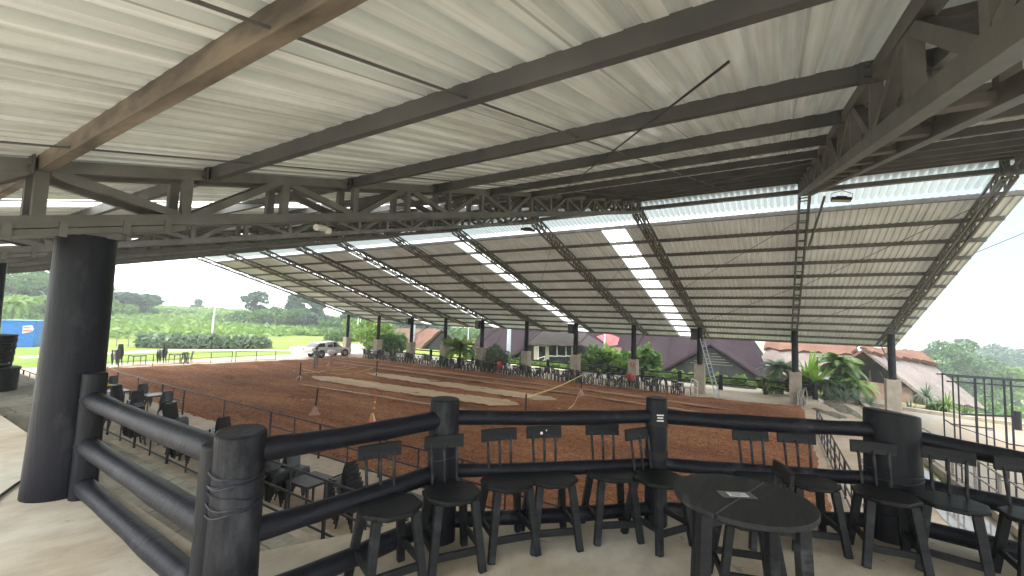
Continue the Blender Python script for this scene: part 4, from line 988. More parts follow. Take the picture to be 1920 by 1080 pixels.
# ladder, branch, sign
t=thing('ladder',(33.9,3.85,.004),'pale metal ladder leaning against the third column from the right','ladder')
top=V((34.62,5.0,4.05))-V((33.9,3.85,.004)); sdv=V((.75,-.48,0)).normalized()*.2
for s in(1,-1): mb=MB(); mb.beam(sdv*s,top+sdv*s,.035,.07); part('side_rail',mb,M['grey_metal'],t,smooth=0)
for k in range(13): f=(k+.7)/13.5; mb=MB(); mb.tube(top*f-sdv,top*f+sdv,.018,n=6); part('rung',mb,M['grey_metal'],t)
t=thing('driftwood',(34.2,-1.05,.004),'gnarled dry branch standing against the second pedestal from the right','branch'); q=random.Random(4); mb=MB()
for k in range(9):
    a=q.uniform(0,6.28); p=V((.12*math.cos(a),.25*math.sin(a),0)); pts=[p]
    for j in range(5): p=p+V((q.uniform(-.08,.1),q.uniform(-.12,.1),q.uniform(.15,.34))); pts.append(p)
    mb.path(pts,[.045,.05,.04,.035,.025,.01],6)
part('branches',mb,M['palebark'],t,smooth=60)
t=thing('extinguisher_sign',(34.615,TY[3]-.02,1.72),'small red square sign with a white mark on the fourth pedestal from the right','sign')
mb=MB(); mb.box((0,0,0),(.02,.3,.3)); part('panel',mb,M['signred'],t,smooth=0)
mb=MB(); mb.lathe((-.014,.0,-.1),[(.035,0),(.04,.02),(.04,.13),(.015,.16)],8); mb.beam((-.016,0,.06),(-.016,-.06,.1),.01,.02); part('symbol',mb,M['white'],t)
# log fence beyond the columns
fy=[-2.0+3.08*k for k in range(16)]; t=thing('log_fence',(38.3,-2,0),'long low black log fence behind the far columns','fence')
for y in fy: mb=MB(); mb.path([(0,y+2,-.1),(0,y+2,1.2)],[.17,.16],12); part('post',mb,M['log'],t,smooth=50)
for z in(.98,.48):
    mb=MB(); mb.path([(0,y+2,z+.02*math.sin(y)) for y in fy],.065,9); part('rail',mb,M['logh'],t,smooth=60)
p=gz(1908,806,0); t=thing('fence_stub',p,'short black fence post with one rail at the far right garden edge','fence')
mb=MB(); mb.path([(0,0,-.1),(0,0,1.0)],.17,12); part('post',mb,M['log'],t); mb=MB(); mb.tube((0,0,.7),(-.2,2.2,.55),.06); part('rail',mb,M['logh'],t)
# white pickup
A=V((29.98,43.65,0));Bv=V((31.99,42.92,0)); hd=math.atan2(-4.56,1.79)
t=thing('pickup_truck',(31.5,44.6,.004),'white double cab pickup truck parked on the path behind the arena','pickup truck',None,.04)
W2=.92; 
def prof(mb,o,y0,y1,taper=0):
    """side outline (x,z) extruded across y, upper part drawn in"""
    n=len(o); zt=max(z for _,z in o)
    def yy(z,y): return y*(1-taper*max(0,(z-.95)/.8))
    vs=[(x,yy(z,y0),z) for x,z in o]+[(x,yy(z,y1),z) for x,z in o]
    mb.add(vs,[tuple(range(n)),tuple(range(2*n-1,n-1,-1))]+[((i+1)%n,i,i+n,(i+1)%n+n) for i in range(n)])
mb=MB(); prof(mb,[(-2.6,.55),(-2.62,1.12),(-2.55,1.14),(-.95,1.13),(1.05,1.08),(2.1,1.02),(2.5,.9),(2.58,.55),(2.3,.38),(-2.4,.45)],-W2,W2); part('body',mb,M['carwhite'],t,smooth=30,bev=.05)
mb=MB(); prof(mb,[(-1.0,1.10),(-.85,1.66),(-.6,1.76),(.35,1.76),(.55,1.70),(1.2,1.08)],-W2*.97,W2*.97,.22); part('cabin',mb,M['carwhite'],t,smooth=30,bev=.04)
mb=MB(); prof(mb,[(-2.5,1.12),(-1.75,1.64),(-.95,1.70),(-.93,1.12)],-W2*.96,W2*.96,.2); part('canopy',mb,M['carwhite'],t,smooth=30,bev=.04)
for s in(1,-1):
    for o in([(-.78,1.16),(-.66,1.6),(-.05,1.66),(-.05,1.14)],[(.03,1.14),(.03,1.66),(.4,1.64),(.92,1.14)],[(-2.15,1.2),(-1.72,1.55),(-1.08,1.6),(-1.05,1.2)]):
        mb=MB(); y=lambda z:s*W2*(.972*(1-.215*max(0,(z-.95)/.8))); n=4; vs=[(x,y(z)+s*.004,z) for x,z in o]+[(x,y(z)-s*.03,z) for x,z in o]
        mb.add(vs,[(0,1,2,3),(7,6,5,4)]+[(i,(i+1)%4,(i+1)%4+4,i+4) for i in range(4)]); part('window',mb,M['glass'],t,smooth=0)
mb=MB(); mb.slab([(.6,-.66,1.68),(.6,.66,1.68),(1.18,.78,1.12),(1.18,-.78,1.12)],.02); part('windscreen',mb,M['glass'],t,smooth=0)
mb=MB(); mb.slab([(-2.42,-.7,1.22),(-1.85,-.6,1.6),(-1.85,.6,1.6),(-2.42,.7,1.22)],.02); part('rear_window',mb,M['glass'],t,smooth=0)
for x in(-1.55,1.6):
    for s in(1,-1):
        w=MB(); w.lathe((0,0,0),[(.2,-.13),(.36,-.12),(.395,-.06),(.395,.06),(.36,.12),(.2,.13)],26); w.v=[(px+x,pz*s+s*.84,py+.395) for px,py,pz in w.v]
        if s<0: w.f=[f for f in w.f]
        wo=part('wheel',w,M['rubber'],t,smooth=40)
        w=MB(); w.lathe((0,0,0),[(.25,.12),(.22,.14),(.08,.135),(.02,.15)],12); w.v=[(px+x,pz*s+s*.84,py+.395) for px,py,pz in w.v]; part('rim',w,M['chrome'],wo,smooth=30)
        w=MB(); w.lathe((0,0,0),[(.46,-.02),(.46,.03)],22); w.v=[(px+x,pz+s*(W2-.01),py+.42) for px,py,pz in w.v]; part('wheel_arch',w,M['rubber'],t,smooth=0)
for s in(1,-1):
    mb=MB(); mb.box((-2.6,s*.82,.95),(.06,.14,.26)); part('tail_light',mb,M['redlamp'],t,smooth=0,bev=.01)
    mb=MB(); mb.box((2.45,s*.74,.88),(.16,.24,.16)); part('headlight',mb,M['chrome'],t,smooth=0,bev=.03)
    mb=MB(); mb.box((.92,s*1.0,1.2),(.1,.2,.17)); part('mirror',mb,M['rubber'],t,smooth=0,bev=.03)
mb=MB(); mb.box((-2.66,0,.56),(.14,1.7,.16)); part('rear_bumper',mb,M['chrome'],t,smooth=0,bev=.03)
for x in(-.9,-.02,1.0): mb=MB(); mb.box((x,-W2-.001,.82),(.012,.008,.55)); part('door_seam',mb,M['rubber'],t,smooth=0)
# ------------------------------------------------------------------ houses beyond the fence
def quad_slab(nm,q,th,m,parent,world=True):
    mb=MB(); mb.slab(q,th); return part(nm,mb,M[m],parent,world,smooth=0)
def rough_slab(nm,q,th,m,parent,nu=14,nv=8,amp=.07):
    """thick roof plane with a shaggy uneven surface and edge; q = ridge a, ridge b, eave b, eave a"""
    a,b,c,d=[V(p) for p in q]; nrm=(b-a).cross(d-a).normalized()
    if nrm.z<0: nrm=-nrm
    mb=MB(); rr=random.Random(int(abs(a.x*37+a.y*11))&0xfff)
    top=[];bot=[]
    for i in range(nu+1):
        for j in range(nv+1):
            u=i/nu;v=j/nv; p=a.lerp(b,u).lerp(d.lerp(c,u),v)
            if j==nv: p=p+(d-a).normalized()*rr.uniform(-amp,amp)*2.2
            if i in(0,nu): p=p+(b-a).normalized()*rr.uniform(-amp,amp)
            top.append(p+nrm*(rr.uniform(-amp,amp)*.8+th*.5*math.sin(PI*min(.5,v+.12)))); bot.append(p-nrm*th*.5)
    n=len(top); k=nv+1; mb.v=[tuple(p) for p in top+bot]
    for i in range(nu):
        for j in range(nv):
            f=(i*k+j,(i+1)*k+j,(i+1)*k+j+1,i*k+j+1); mb.f+= [f,tuple(x+n for x in f[::-1])]
    for i in range(nu):
        for j in(0,nv): mb.f.append((i*k+j,(i+1)*k+j,(i+1)*k+j+n,i*k+j+n))
    for j in range(nv):
        for i in(0,nu): mb.f.append((i*k+j,i*k+j+1,i*k+j+1+n,i*k+j+n))
    return part(nm,mb,M[m],parent,True,smooth=70)
# long purple-brown roof
H=thing('tiled_house',(56,14,-4.2),'long house under a big purple brown tiled roof, seen below the far eave','house')
e0,e1,e2,e3=(50.5,.7,-.6),(50.5,39.3,-.6),(65.5,39.3,-.6),(65.5,.7,-.6); r0,r1=(58,4.6,6.6),(58,39.3,6.6)
quad_slab('roof_slope',[e0,r0,r1,e1],.2,'tile',H); quad_slab('roof_hip',[e3,r0,e0],.2,'tile',H); quad_slab('roof_slope',[e2,r1,r0,e3],.2,'tile',H); quad_slab('roof_hip',[e1,r1,e2],.2,'tile',H)
mb=MB(); mb.box((58,20,-2.5),(13.4,36.6,3.7)); part('wall',mb,M['darkwall'],H,True,smooth=0)
def on_front(y,z,off=.03): x=50.5+(z+.6)/7.2*7.5; return V((x,y,z))+V((-.69,0,.72))*off
quad_slab('roof_patch',[on_front(20.7,3.1),on_front(19.4,3.6),on_front(17.6,3.1),on_front(17.55,2.2),on_front(18.6,2.0)],.03,'tilered',H)
quad_slab('roof_patch',[on_front(21.3,.2),on_front(21.6,1.75),on_front(16.9,1.95),on_front(16.8,.3)],.028,'tilemaroon',H)
for y in np.arange(2.5,39,2.2):
    mb=MB(); mb.beam(on_front(y,-.5,.02),on_front(y,min(6.4,(y-.7)*1.75),.02),.035,.04); part('roof_batten',mb,M['tile'],H,True,smooth=0)
# its front gable
G=thing('gable_wing',(49,6.1,-4.2),'dark gabled wing with a slatted vent, jutting from the purple roof','house')
ap,L_,R_=V((47,6.02,3.17)),V((47,11.2,-.2)),V((47,.95,-.2)); bk=V((7.6,0,0))
rough_slab('roof_slope',[ap,ap+bk,L_+V((4.2,0,0)),L_],.2,'tile',G,8,8,.035); rough_slab('roof_slope',[ap+bk,ap,R_,R_+V((4.2,0,0))],.2,'tile',G,8,8,.035)
mb=MB(); mb.add([(47.5,10.6,-.1),(47.5,6.02,2.85),(47.5,1.5,-.1),(47.5,1.5,-4.2),(47.5,10.6,-4.2),(47.8,10.6,-.1),(47.8,6.02,2.85),(47.8,1.5,-.1),(47.8,1.5,-4.2),(47.8,10.6,-4.2)],[(0,1,2,3,4),(9,8,7,6,5),(0,4,9,5),(2,7,8,3),(3,8,9,4),(0,5,6,1),(1,6,7,2)]); part('wall',mb,M['darkwall'],G,True,smooth=0)
mb=MB(); mb.add([(47.46,8.2,1.15),(47.46,6.02,2.6),(47.46,3.9,1.15),(47.49,8.2,1.15),(47.49,6.02,2.6),(47.49,3.9,1.15)],[(0,1,2),(5,4,3),(0,3,4,1),(1,4,5,2),(2,5,3,0)]); v=part('vent',mb,M['hat'],G,True,smooth=0)
for k in range(5):
    z=1.22+k*.26; w=2.1*(1-(z-1.1)/1.6); mb=MB(); mb.beam((47.43,6.02-w,z),(47.43,6.02+w,z),.03,.06); part('vent_slat',mb,M['greypipe'],v,True,smooth=0)
mb=MB(); mb.beam((47.42,6.02,1.15),(47.42,6.02,2.5),.05,.05); part('vent_mullion',mb,M['darkwood'],v,True,smooth=0)
# thatched porch with door and windows
T=thing('thatched_porch',(46,22.5,-2),'grey thatched house with a cream doorway and a row of dark windows','house')
ap,L_,R_=ax(1043,614,46.5),ax(951,672,46.5),ax(1128,674,46.5); bk=V((6,0,0))
rough_slab('roof_slope',[ap,ap+bk,L_+bk,L_],.3,'thatchgrey',T); rough_slab('roof_slope',[ap+bk,ap,R_,R_+bk],.3,'thatchgrey',T)
a1,b1=ax(1012,622,46.4),ax(1072,624,46.4); c1,d1=ax(1095,650,45.6),ax(985,646,45.6)
rough_slab('roof_hip',[a1,b1,c1,d1],.25,'thatchgrey',T,16,6,.06)
def wallq(nm,px,X,m,th=.15,par=None): return quad_slab(nm,[ax(x,y,X) for x,y in px],th,m,par or T)
wallq('wall',[(960,690),(1120,694),(1118,650),(985,640)],46.9,'darkwall'); wallq('doorway',[(1001,684),(1029,686),(1029,645),(1001,643)],46.7,'creamwall')
d=wallq('door',[(1010,682),(1022,683),(1022,650),(1010,649)],46.62,'glass',.05); wallq('door_frame',[(1009,683.5),(1010.2,683.5),(1010.2,649),(1009,649)],46.6,'white',.04,d)
for a,b in((1029.5,1043.8),(1045.2,1060.6),(1062,1072)):
    w=wallq('window',[(a,666.5),(b,667.8),(b,648.5),(a,647.5)],46.66,'glass',.05)
    wallq('window_frame',[(a-.6,668),(b+.6,669.2),(b+.6,667.6),(a-.6,666.3)],46.6,'white',.05,w); wallq('window_frame',[(b-.1,667.8),(b+1,667.8),(b+1,648),(b-.1,648)],46.61,'white',.05,w)
t=thing('stair_handrail',ax(1010,690,44),'white slanting handrail leading up to the cream doorway','handrail')
for dy in(0,6.5):
    mb=MB(); mb.path([ax(976,682+dy*.9,44),ax(997,676+dy,44),ax(1022,668+dy,44.2)],.035,6); part('rail',mb,M['white'],t,True)
for x,y0,y1 in((997,690,676),(1009,688,672),(1021,684,668)): mb=MB(); mb.tube(ax(x,y0,44.1),ax(x,y1,44.1),.03); part('post',mb,M['white'],t,True)
# orange thatched house at the left, dark gable
O=thing('thatched_house',(62,40,-3),'house with orange thatch and a dark triangular gable behind the far columns','house')
ap,L_,R_=ax(829,617,52),ax(781,662,51.5),ax(893,672,51.5); bk=ax(745,616,66)-ap
rough_slab('roof_slope',[ap,ap+bk,L_+bk*.75+V((0,0,-.4)),L_],.35,'thatch',O,16,8,.12); rough_slab('roof_slope',[ap+bk,ap,R_,R_+bk],.3,'thatchgrey',O)
g0,g1,g2=ap+V((.5,0,-.3)),L_+V((.5,-.6,0)),R_+V((.5,.6,0)); mb=MB(); lo_=V((0,0,-3)); off=V((.25,.1,0))
mb.add([g1,g0,g2,g2+lo_,g1+lo_]+[p+off for p in(g1,g0,g2,g2+lo_,g1+lo_)],[(0,1,2,3,4),(9,8,7,6,5),(0,4,9,5),(2,7,8,3),(3,8,9,4),(0,5,6,1),(1,6,7,2)]); part('gable_wall',mb,M['darkwall'],O,True,smooth=0)
# the thatched hut at the right
K=thing('thatched_hut',(51,-8,-4),'thatched hut with a dark open gable and a pale weathered roof slope, at the right','hut')
A_=V((50,-6.2,3.32)); B_=V((58,-11.33,2.96)); C_=V((47.55,-9.9,-.3)); D_=V((55.7,-15.4,-1.6)); Lb=V((52.3,-2.64,.05))
rough_slab('roof_slope',[A_,B_,D_,C_],.22,'thatchpale',K,18,12,.05); rough_slab('roof_slope',[B_,A_,Lb,Lb+(B_-A_)],.22,'thatch',K,14,8,.08)
u=(C_-A_)*.36; rough_slab('ridge_thatch',[A_+V((-.3,.2,.28)),B_+V((.4,-.2,.26)),B_+u*.9+V((.1,-.1,.3)),A_+u*.42+V((-.1,0,.3))],.3,'thatch',K,18,5,.12)
gd=(B_-A_).normalized(); i0=gd*.9; p0=A_+i0+V((0,0,-.5)); p1=C_+i0*.9+V((.25,.35,0)); p2=Lb+i0+V((-.3,-.4,0))
m1=p1.lerp(p0,.22);m2=p2.lerp(p0,.22)
mb=MB(); q=[p1,m1,m2,p2,p2+V((0,0,-3.6)),p1+V((0,0,-3.6))]; mb.add(q+[p+gd*.2 for p in q],[(0,1,2,3,4,5),(11,10,9,8,7,6)]+[((k+1)%6,k,k+6,(k+1)%6+6) for k in range(6)]); part('front_wall',mb,M['claywall'],K,True,smooth=0)
mb=MB(); q=[p1,p0,p2]; mb.add([p+gd*2.6 for p in q]+[p+gd*2.8 for p in q],[(0,1,2),(5,4,3),(0,3,4,1),(1,4,5,2),(2,5,3,0)]); part('inner_wall',mb,M['darkwood'],K,True,smooth=0)
sk=V((-1.5,.9,0)).normalized(); mb=MB()
for f in(.3,.5,.7): pp=p1.lerp(p2,f); mb.path([pp+V((0,0,.0)),pp.lerp(p0,.5)+V((0,0,.2))],.06,6)
part('gable_pole',mb,M['darkwood'],K,True)
rough_slab('skirt_roof',[m1-gd*.15,m2-gd*.15,p2-gd*1.6+V((0,0,-2.4)),p1-gd*1.6+V((0,0,-2.4))],.15,'claywall',K,12,7,.07)
WN=thing('thatched_wing',(56,-3,-4),'long thatched wing with a reddish ridge left of the open gabled hut','house')
a,b=V((58.0,1.0,3.35)),V((54.2,-6.2,3.35)); n_=V((-7.2,3.8,0)).normalized()*3.6
rough_slab('roof_slope',[a,b,b+n_+V((0,0,-3.2)),a+n_+V((0,0,-3.2))],.25,'thatchpale',WN,16,8,.06); rough_slab('roof_slope',[b,a,a-n_+V((0,0,-3.2)),b-n_+V((0,0,-3.2))],.25,'thatchpale',WN)
rough_slab('ridge_thatch',[a+V((0,.3,.3)),b+V((0,-.2,.3)),b+n_*.32+V((0,0,-.72)),a+n_*.32+V((0,.2,-.72))],.3,'thatch',WN,18,5,.12)
mb=MB(); mb.prism([(57.5,.4),(53.9,-6),(51.5,-4.6),(55,1.9)],-4.2,.6); part('wall',mb,M['claywall'],WN,True,smooth=0)
# ------------------------------------------------------------------ masts and poles
def mast(loc,h,r,label,m='white',cat='pole',name='pole',r2=None,group=None):
    mb=MB(); mb.path([(0,0,-.5),(0,0,h*.5),(0,0,h)],[r,r*.9,r2 or r*.75],12); mb.v=[(x+loc[0],y+loc[1],z+loc[2]) for x,y,z in mb.v]
    return single(name,mb,M[m],label,cat,group,tuple(loc),60)
p=ax(953,676,43.5); mast((p.x,p.y,-.2),11,.26,'thick pale steel mast in front of the purple roof','grey_metal','mast','steel_mast')
p=ax(877,650,45); mast((p.x,p.y,-.2),9,.06,'thin pale pole behind the palm beside the purple roof')
p=ax(1133,680,44); mast((p.x,p.y,-.2),9,.08,'thin pale pole standing in the broad-leaved bushes')
for px,l in((672,'nearest the far pedestals'),(679,'second from the far pedestals'),(694,'before the bright tree')):
    p=at(px,662,72 if px!=694 else 66); mast((p.x,p.y,ground_h(p.x,p.y)),9,.09,'thin pale flag pole '+l,group='flag poles at the lawn edge')
p=at(668,660,80); mast((p.x,p.y,ground_h(p.x,p.y)),7.5,.1,'short pale pole just left of the flag poles')
p=at(772,650,75); mast((p.x,p.y,-.3),12,.5,'broad grey mast rising behind the orange thatch','grey_metal','mast','grey_mast')
p=gz(395,648); t=thing('utility_pole',(p.x,p.y,ground_h(p.x,p.y)),'white concrete utility pole with a small lamp arm on the lawn','utility pole')
mb=MB(); mb.path([(0,0,-.3),(.05,-.1,4),(.14,-.3,7.9)],[.13,.11,.08],10); part('pole',mb,M['white'],t)
mb=MB(); mb.path([(.08,-.2,4.9),(.5,-.5,5.2),(.8,-.7,5.15)],.04,6); part('arm',mb,M['greypipe'],t); mb=MB(); mb.box((.85,-.75,5.1),(.5,.2,.12)); part('lamp',mb,M['greypipe'],t,smooth=0)
p=gz(67,648); t=thing('street_lamp',(p.x-1,p.y+14,ground_h(p.x-1,p.y+14)),'slim pale lamp post beside the blue tank','lamp post')
p2=at(76,630,88); t.location=(p2.x,p2.y,ground_h(p2.x,p2.y)); mb=MB(); mb.path([(0,0,-.3),(0,0,5.8)],[.1,.07],8); part('pole',mb,M['palebark'],t); mb=MB(); mb.path([(0,0,5.7),(-.3,.1,6.3),(-.9,.3,6.7)],.05,6); part('arm',mb,M['palebark'],t)
# overhead wires
for i,(a,b,l) in enumerate((((120,492,60),(700,585,105),'lowest overhead wire crossing the sky at the left'),((150,478,60),(720,575,105),'middle overhead wire crossing the sky at the left'),((230,478,60),(740,560,105),'upper overhead wire crossing the sky at the left'))):
    A=at(*a);B=at(*b); mb=MB(); mb.path([A.lerp(B,k/12)+V((0,0,-.5*math.sin(PI*k/12))) for k in range(13)],.022,5); single('overhead_wire',mb,M['greypipe'],l,'wire','overhead wires at the left')
A=at(1790,490,24);B=at(1990,408,24); mb=MB(); mb.tube(A,B,.018); single('stay_cable',mb,M['rubber'],'dark cable running from the right roof end to the right','cable')
# blue tank with a white mark
a=gz(14,650);b=gz(78,650); t=thing('blue_container',((a.x+b.x)/2,(a.y+b.y)/2+1,-.02),'big bright blue container with a white and red mark on its side','container',None,math.atan2((b-a).y,(b-a).x))
w=(b-a).length; mb=MB(); mb.add([(-w*.47,-1.2,0),(w*.45,-1.2,0),(w*.45,1.2,0),(-w*.47,1.2,0),(-w*.52,-1.3,2.9),(w*.52,-1.3,2.9),(w*.52,1.3,2.9),(-w*.52,1.3,2.9)],[(3,2,1,0),(4,5,6,7),(0,1,5,4),(1,2,6,5),(2,3,7,6),(3,0,4,7)]); part('body',mb,M['blue'],t,smooth=0,bev=.05)
mb=MB(); mb.box((0,0,2.95),(w*1.06,2.7,.18)); part('rim',mb,M['blue'],t,smooth=0,bev=.04)
mb=MB(); x0=w*.12; mb.slab([(x0,-1.31,1.55),(x0+w*.27,-1.32,1.75),(x0+w*.33,-1.33,2.05),(x0+w*.27,-1.34,2.5),(x0,-1.34,2.4)],.02); mk=part('emblem',mb,M['white'],t,smooth=0)
for z,ww in((2.2,.2),(1.85,.27)):
    mb=MB(); n=7
    for k in range(n): mb.box((x0+w*.03+w*ww*k/n,-1.345,z+.03*(k%2)),(w*ww/n*.72,.012,.16+.05*((k*3)%2)))
    part('red_lettering',mb,M['signred'],mk,smooth=0)
# ------------------------------------------------------------------ plants near the far columns and huts
def P(px,py,D): p=at(px,py,D); return (p.x,p.y,ground_h(p.x,p.y))
def G0(px,py): p=gz(px,py); return (p.x,p.y,ground_h(p.x,p.y))
palm('palm',P(862,672,43),1.9,2.3,46,'feathery palm with arching fronds in front of the purple roof',m='lf_light',droop=1.7,width=.55,tr=.14)
bush('round_bush',P(930,688,44),2.0,2.0,3.0,M['lf_grey'],'round grey green bush left of the thick steel mast',n=1500,leaf=.2)
for px,py,D,rx,h,mm,l in((1085,690,42.5,1.3,1.8,'lf_light','low yellow green plant left of the broad-leaved bushes'),(1118,694,43,2.1,3.0,'lf_mid','bright broad-leaved bush behind the fourth pedestal, left one'),(1150,697,43,2.2,3.1,'lf_light','bright broad-leaved bush behind the fourth pedestal, middle one'),(1182,700,43,2.0,2.8,'lf_mid','bright broad-leaved bush just left of the red sign'),(1211,705,42.2,1.9,3.3,'lf_mid','round dark-leaved bush just right of the red sign')):
    bush('leafy_bush',P(px,py,D),rx,rx*.9,h,M[mm],l,group='bushes behind the log fence',n=900,leaf=.42)
def hedge(name,pts,w,h,m,label,n,leaf=.14):
    pts=[V(p) for p in pts]; t=thing(name,pts[0],label,'hedge'); out=[]
    for a,b in zip(pts[:-1],pts[1:]):
        k=int(n*(b-a).length/sum((q-p).length for p,q in zip(pts[:-1],pts[1:]))); u=rng.random(k)[:,None]; 
        d=np.array((b-a).normalized()); sd=np.array([-d[1],d[0],0]); ang=rng.uniform(0,PI,k); rr=rng.uniform(.7,1.06,k)
        q=np.array(a-pts[0])+u*np.array(b-a)+sd*((w/2*rr*np.cos(ang))[:,None]); q[:,2]+=h*rr*np.sin(ang)**.6*(.82+.2*np.sin(u[:,0]*37)+.13*np.sin(u[:,0]*91)+.1*np.sin(u[:,0]*17)); out.append(q)
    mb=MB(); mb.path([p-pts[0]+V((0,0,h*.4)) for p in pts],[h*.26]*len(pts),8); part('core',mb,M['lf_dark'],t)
    link('foliage',leafmesh(name+'_leaves',np.concatenate(out),leaf,m),t); return t
hedge('clipped_hedge',[(41.2,12,-.03),(41.2,1.8,-.03)],1.2,.95,M['lf_light'],'low clipped light green hedge behind the log fence',4200)
bush('yellow_bush',(41.4,.4,-.03),.8,1.1,.85,M['lf_yellow'],'low bright yellow bush at the right end of the clipped hedge',n=800,leaf=.12)
hedge('low_hedge',[(43.5,34,-.03),(42.4,19,-.03)],1.0,.6,M['lf_light'],'low ragged green border behind the left part of the log fence',2600)
palm('palm',G0(1463,738),1.9,1.75,40,'spiky grey green cycad left of the second pedestal from the right','lf_grey',droop=1.9,width=.4,tr=.2)
palm('palm',G0(1574,741),2.4,2.2,44,'largest feathery palm right of the second pedestal','lf_palm',droop=2.0,width=.5,tr=.2)
palm('palm',G0(1548,743),.7,2.0,26,'low dark spreading palm under the largest feathery palm','lf_dark',droop=2.4,width=.45,tr=.14)
palm('palm',G0(1606,746),1.0,1.7,26,'small yellowing palm beside the open gabled hut','lf_light',droop=2.3,width=.42,tr=.12)
blades('banana_plant',G0(1522,741),20,3.3,.42,'lf_banana','tall light green banana plant right of the second pedestal','plant',spread=.55)
bush('bush',G0(1446,738),1.1,1.1,1.7,M['lf_light'],'small light green bush left of the spiky cycad',n=700,leaf=.2)
bush('bush',G0(1503,742),1.4,1.2,2.0,M['lf_dark'],'dark bush at the foot of the banana plant',n=900,leaf=.22)
bush('bush',G0(1592,744),1.5,1.2,2.2,M['lf_mid'],'mid green bush under the largest palm',n=900,leaf=.22)
for i,(px,py,D,l) in enumerate(((1548,747,39.2,'grey strap-leaved clump at the fence end'),(1575,752,39,'grey strap-leaved clump left of the long kerb end'),(1600,755,39.2,'grey strap-leaved clump in front of the small yellowing palm'),(1622,760,39.2,'grey strap-leaved clump nearest the open hut'))):
    p=gz(px,py+4); blades('spider_plant',(p.x+.7,p.y-.3,ground_h(p.x+.7,p.y)),52,1.25,.05,'lf_grey',l,'plant','grey strap-leaved clumps',1.4)
p=gz(1743,770); blades('yucca',(p.x+.6,p.y,-.25),70,1.25,.075,'lf_grey','tall yucca with a spiky head beside the rightmost pedestal','yucca',None,2.2,1.0)
p=gz(1782,776); blades('yucca',(p.x+.6,p.y,-.25),60,1.15,.07,'lf_light','short yellow green yucca left of the metal frame','yucca',None,2.0,.6)
p=gz(1765,773); bush('bush',(p.x+.8,p.y,-.3),.7,.7,.9,M['lf_mid'],'low bush between the two yuccas',n=400,leaf=.12)
p=gz(1817,783); blades('agave',(p.x+.7,p.y,-.3),36,1.1,.09,'lf_mid','low spiky agave behind the metal frame','plant',None,1.5)
p=gz(1712,769); blades('agave',(p.x+.6,p.y,-.25),30,.9,.08,'lf_dark','dark low agave right of the rightmost pedestal','plant',None,1.7)
# ------------------------------------------------------------------ trees on the right, behind the hut
def T_(px,py,D): p=at(px,py,D); return p
def tree_px(px,ytop,D,cr,m,label,base=None,**k):
    p=at(px,ytop,D); z=ground_h(p.x,p.y) if base is None else base
    return make_tree("tree",(p.x,p.y,z),p.z-z,cr,m,label,**k)
tree_px(1765,640,88,7.5,M['lf_mid'],'wide airy tree behind the right end of the thatched hut',shape='open',n=5200,leaf=.42,trunk=.35,base_frac=.3)
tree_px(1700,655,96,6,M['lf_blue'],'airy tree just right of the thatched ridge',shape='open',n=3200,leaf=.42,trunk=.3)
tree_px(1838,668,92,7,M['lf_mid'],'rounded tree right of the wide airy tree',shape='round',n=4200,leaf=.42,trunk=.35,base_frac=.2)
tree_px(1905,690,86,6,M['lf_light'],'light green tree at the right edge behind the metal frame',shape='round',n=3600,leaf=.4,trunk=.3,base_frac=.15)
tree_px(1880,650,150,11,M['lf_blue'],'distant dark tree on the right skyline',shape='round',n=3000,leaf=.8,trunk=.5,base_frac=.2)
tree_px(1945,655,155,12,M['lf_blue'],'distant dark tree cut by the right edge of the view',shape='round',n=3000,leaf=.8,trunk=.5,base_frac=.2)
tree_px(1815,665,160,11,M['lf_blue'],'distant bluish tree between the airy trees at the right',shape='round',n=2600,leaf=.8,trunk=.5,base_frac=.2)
for i,(px,py,D,rx,h,mm,l) in enumerate(((1835,775,66,3.2,4.2,'lf_mid','bushy green thicket behind the foot of the metal frame'),(1880,775,64,3.4,4.0,'lf_light','light thicket behind the right part of the metal frame'),(1925,785,62,3.2,3.6,'lf_light','light thicket at the right edge beyond the terrace'),(1790,760,74,3.5,5,'lf_mid','green thicket behind the lower corner of the hut roof'))):
    p=at(px,py,D); bush('thicket',(p.x,p.y,ground_h(p.x,p.y)),rx,rx,h+1.5,M[mm],l,group='thickets below the terrace',n=1800,leaf=.34)
# behind the far columns: left part
tree_px(706,604,64,3.6,M['lf_light'],'bright yellow green tree behind the second pedestal from the left',shape='round',n=3600,leaf=.3,trunk=.2,base_frac=.12)
tree_px(686,592,84,4.5,M['lf_light'],'tall light tree behind the flag poles',shape='round',n=3600,leaf=.34,trunk=.25,base_frac=.1)
tree_px(735,626,57,2.3,M['lf_mid'],'small mid green tree left of the orange thatch',shape='round',n=2600,leaf=.24,trunk=.14,base_frac=.25)
tree_px(640,626,80,3.6,M['lf_mid'],'leafy tree just behind the white pickup',shape='round',n=2600,leaf=.3,trunk=.2,base_frac=.1)
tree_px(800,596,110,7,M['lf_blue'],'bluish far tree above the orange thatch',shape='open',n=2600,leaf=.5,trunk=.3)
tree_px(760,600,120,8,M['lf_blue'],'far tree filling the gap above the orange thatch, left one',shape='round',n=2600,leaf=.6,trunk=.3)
tree_px(660,588,115,6,M['lf_blue'],'pale far tree left of the second pedestal',shape='open',n=2200,leaf=.5,trunk=.3)
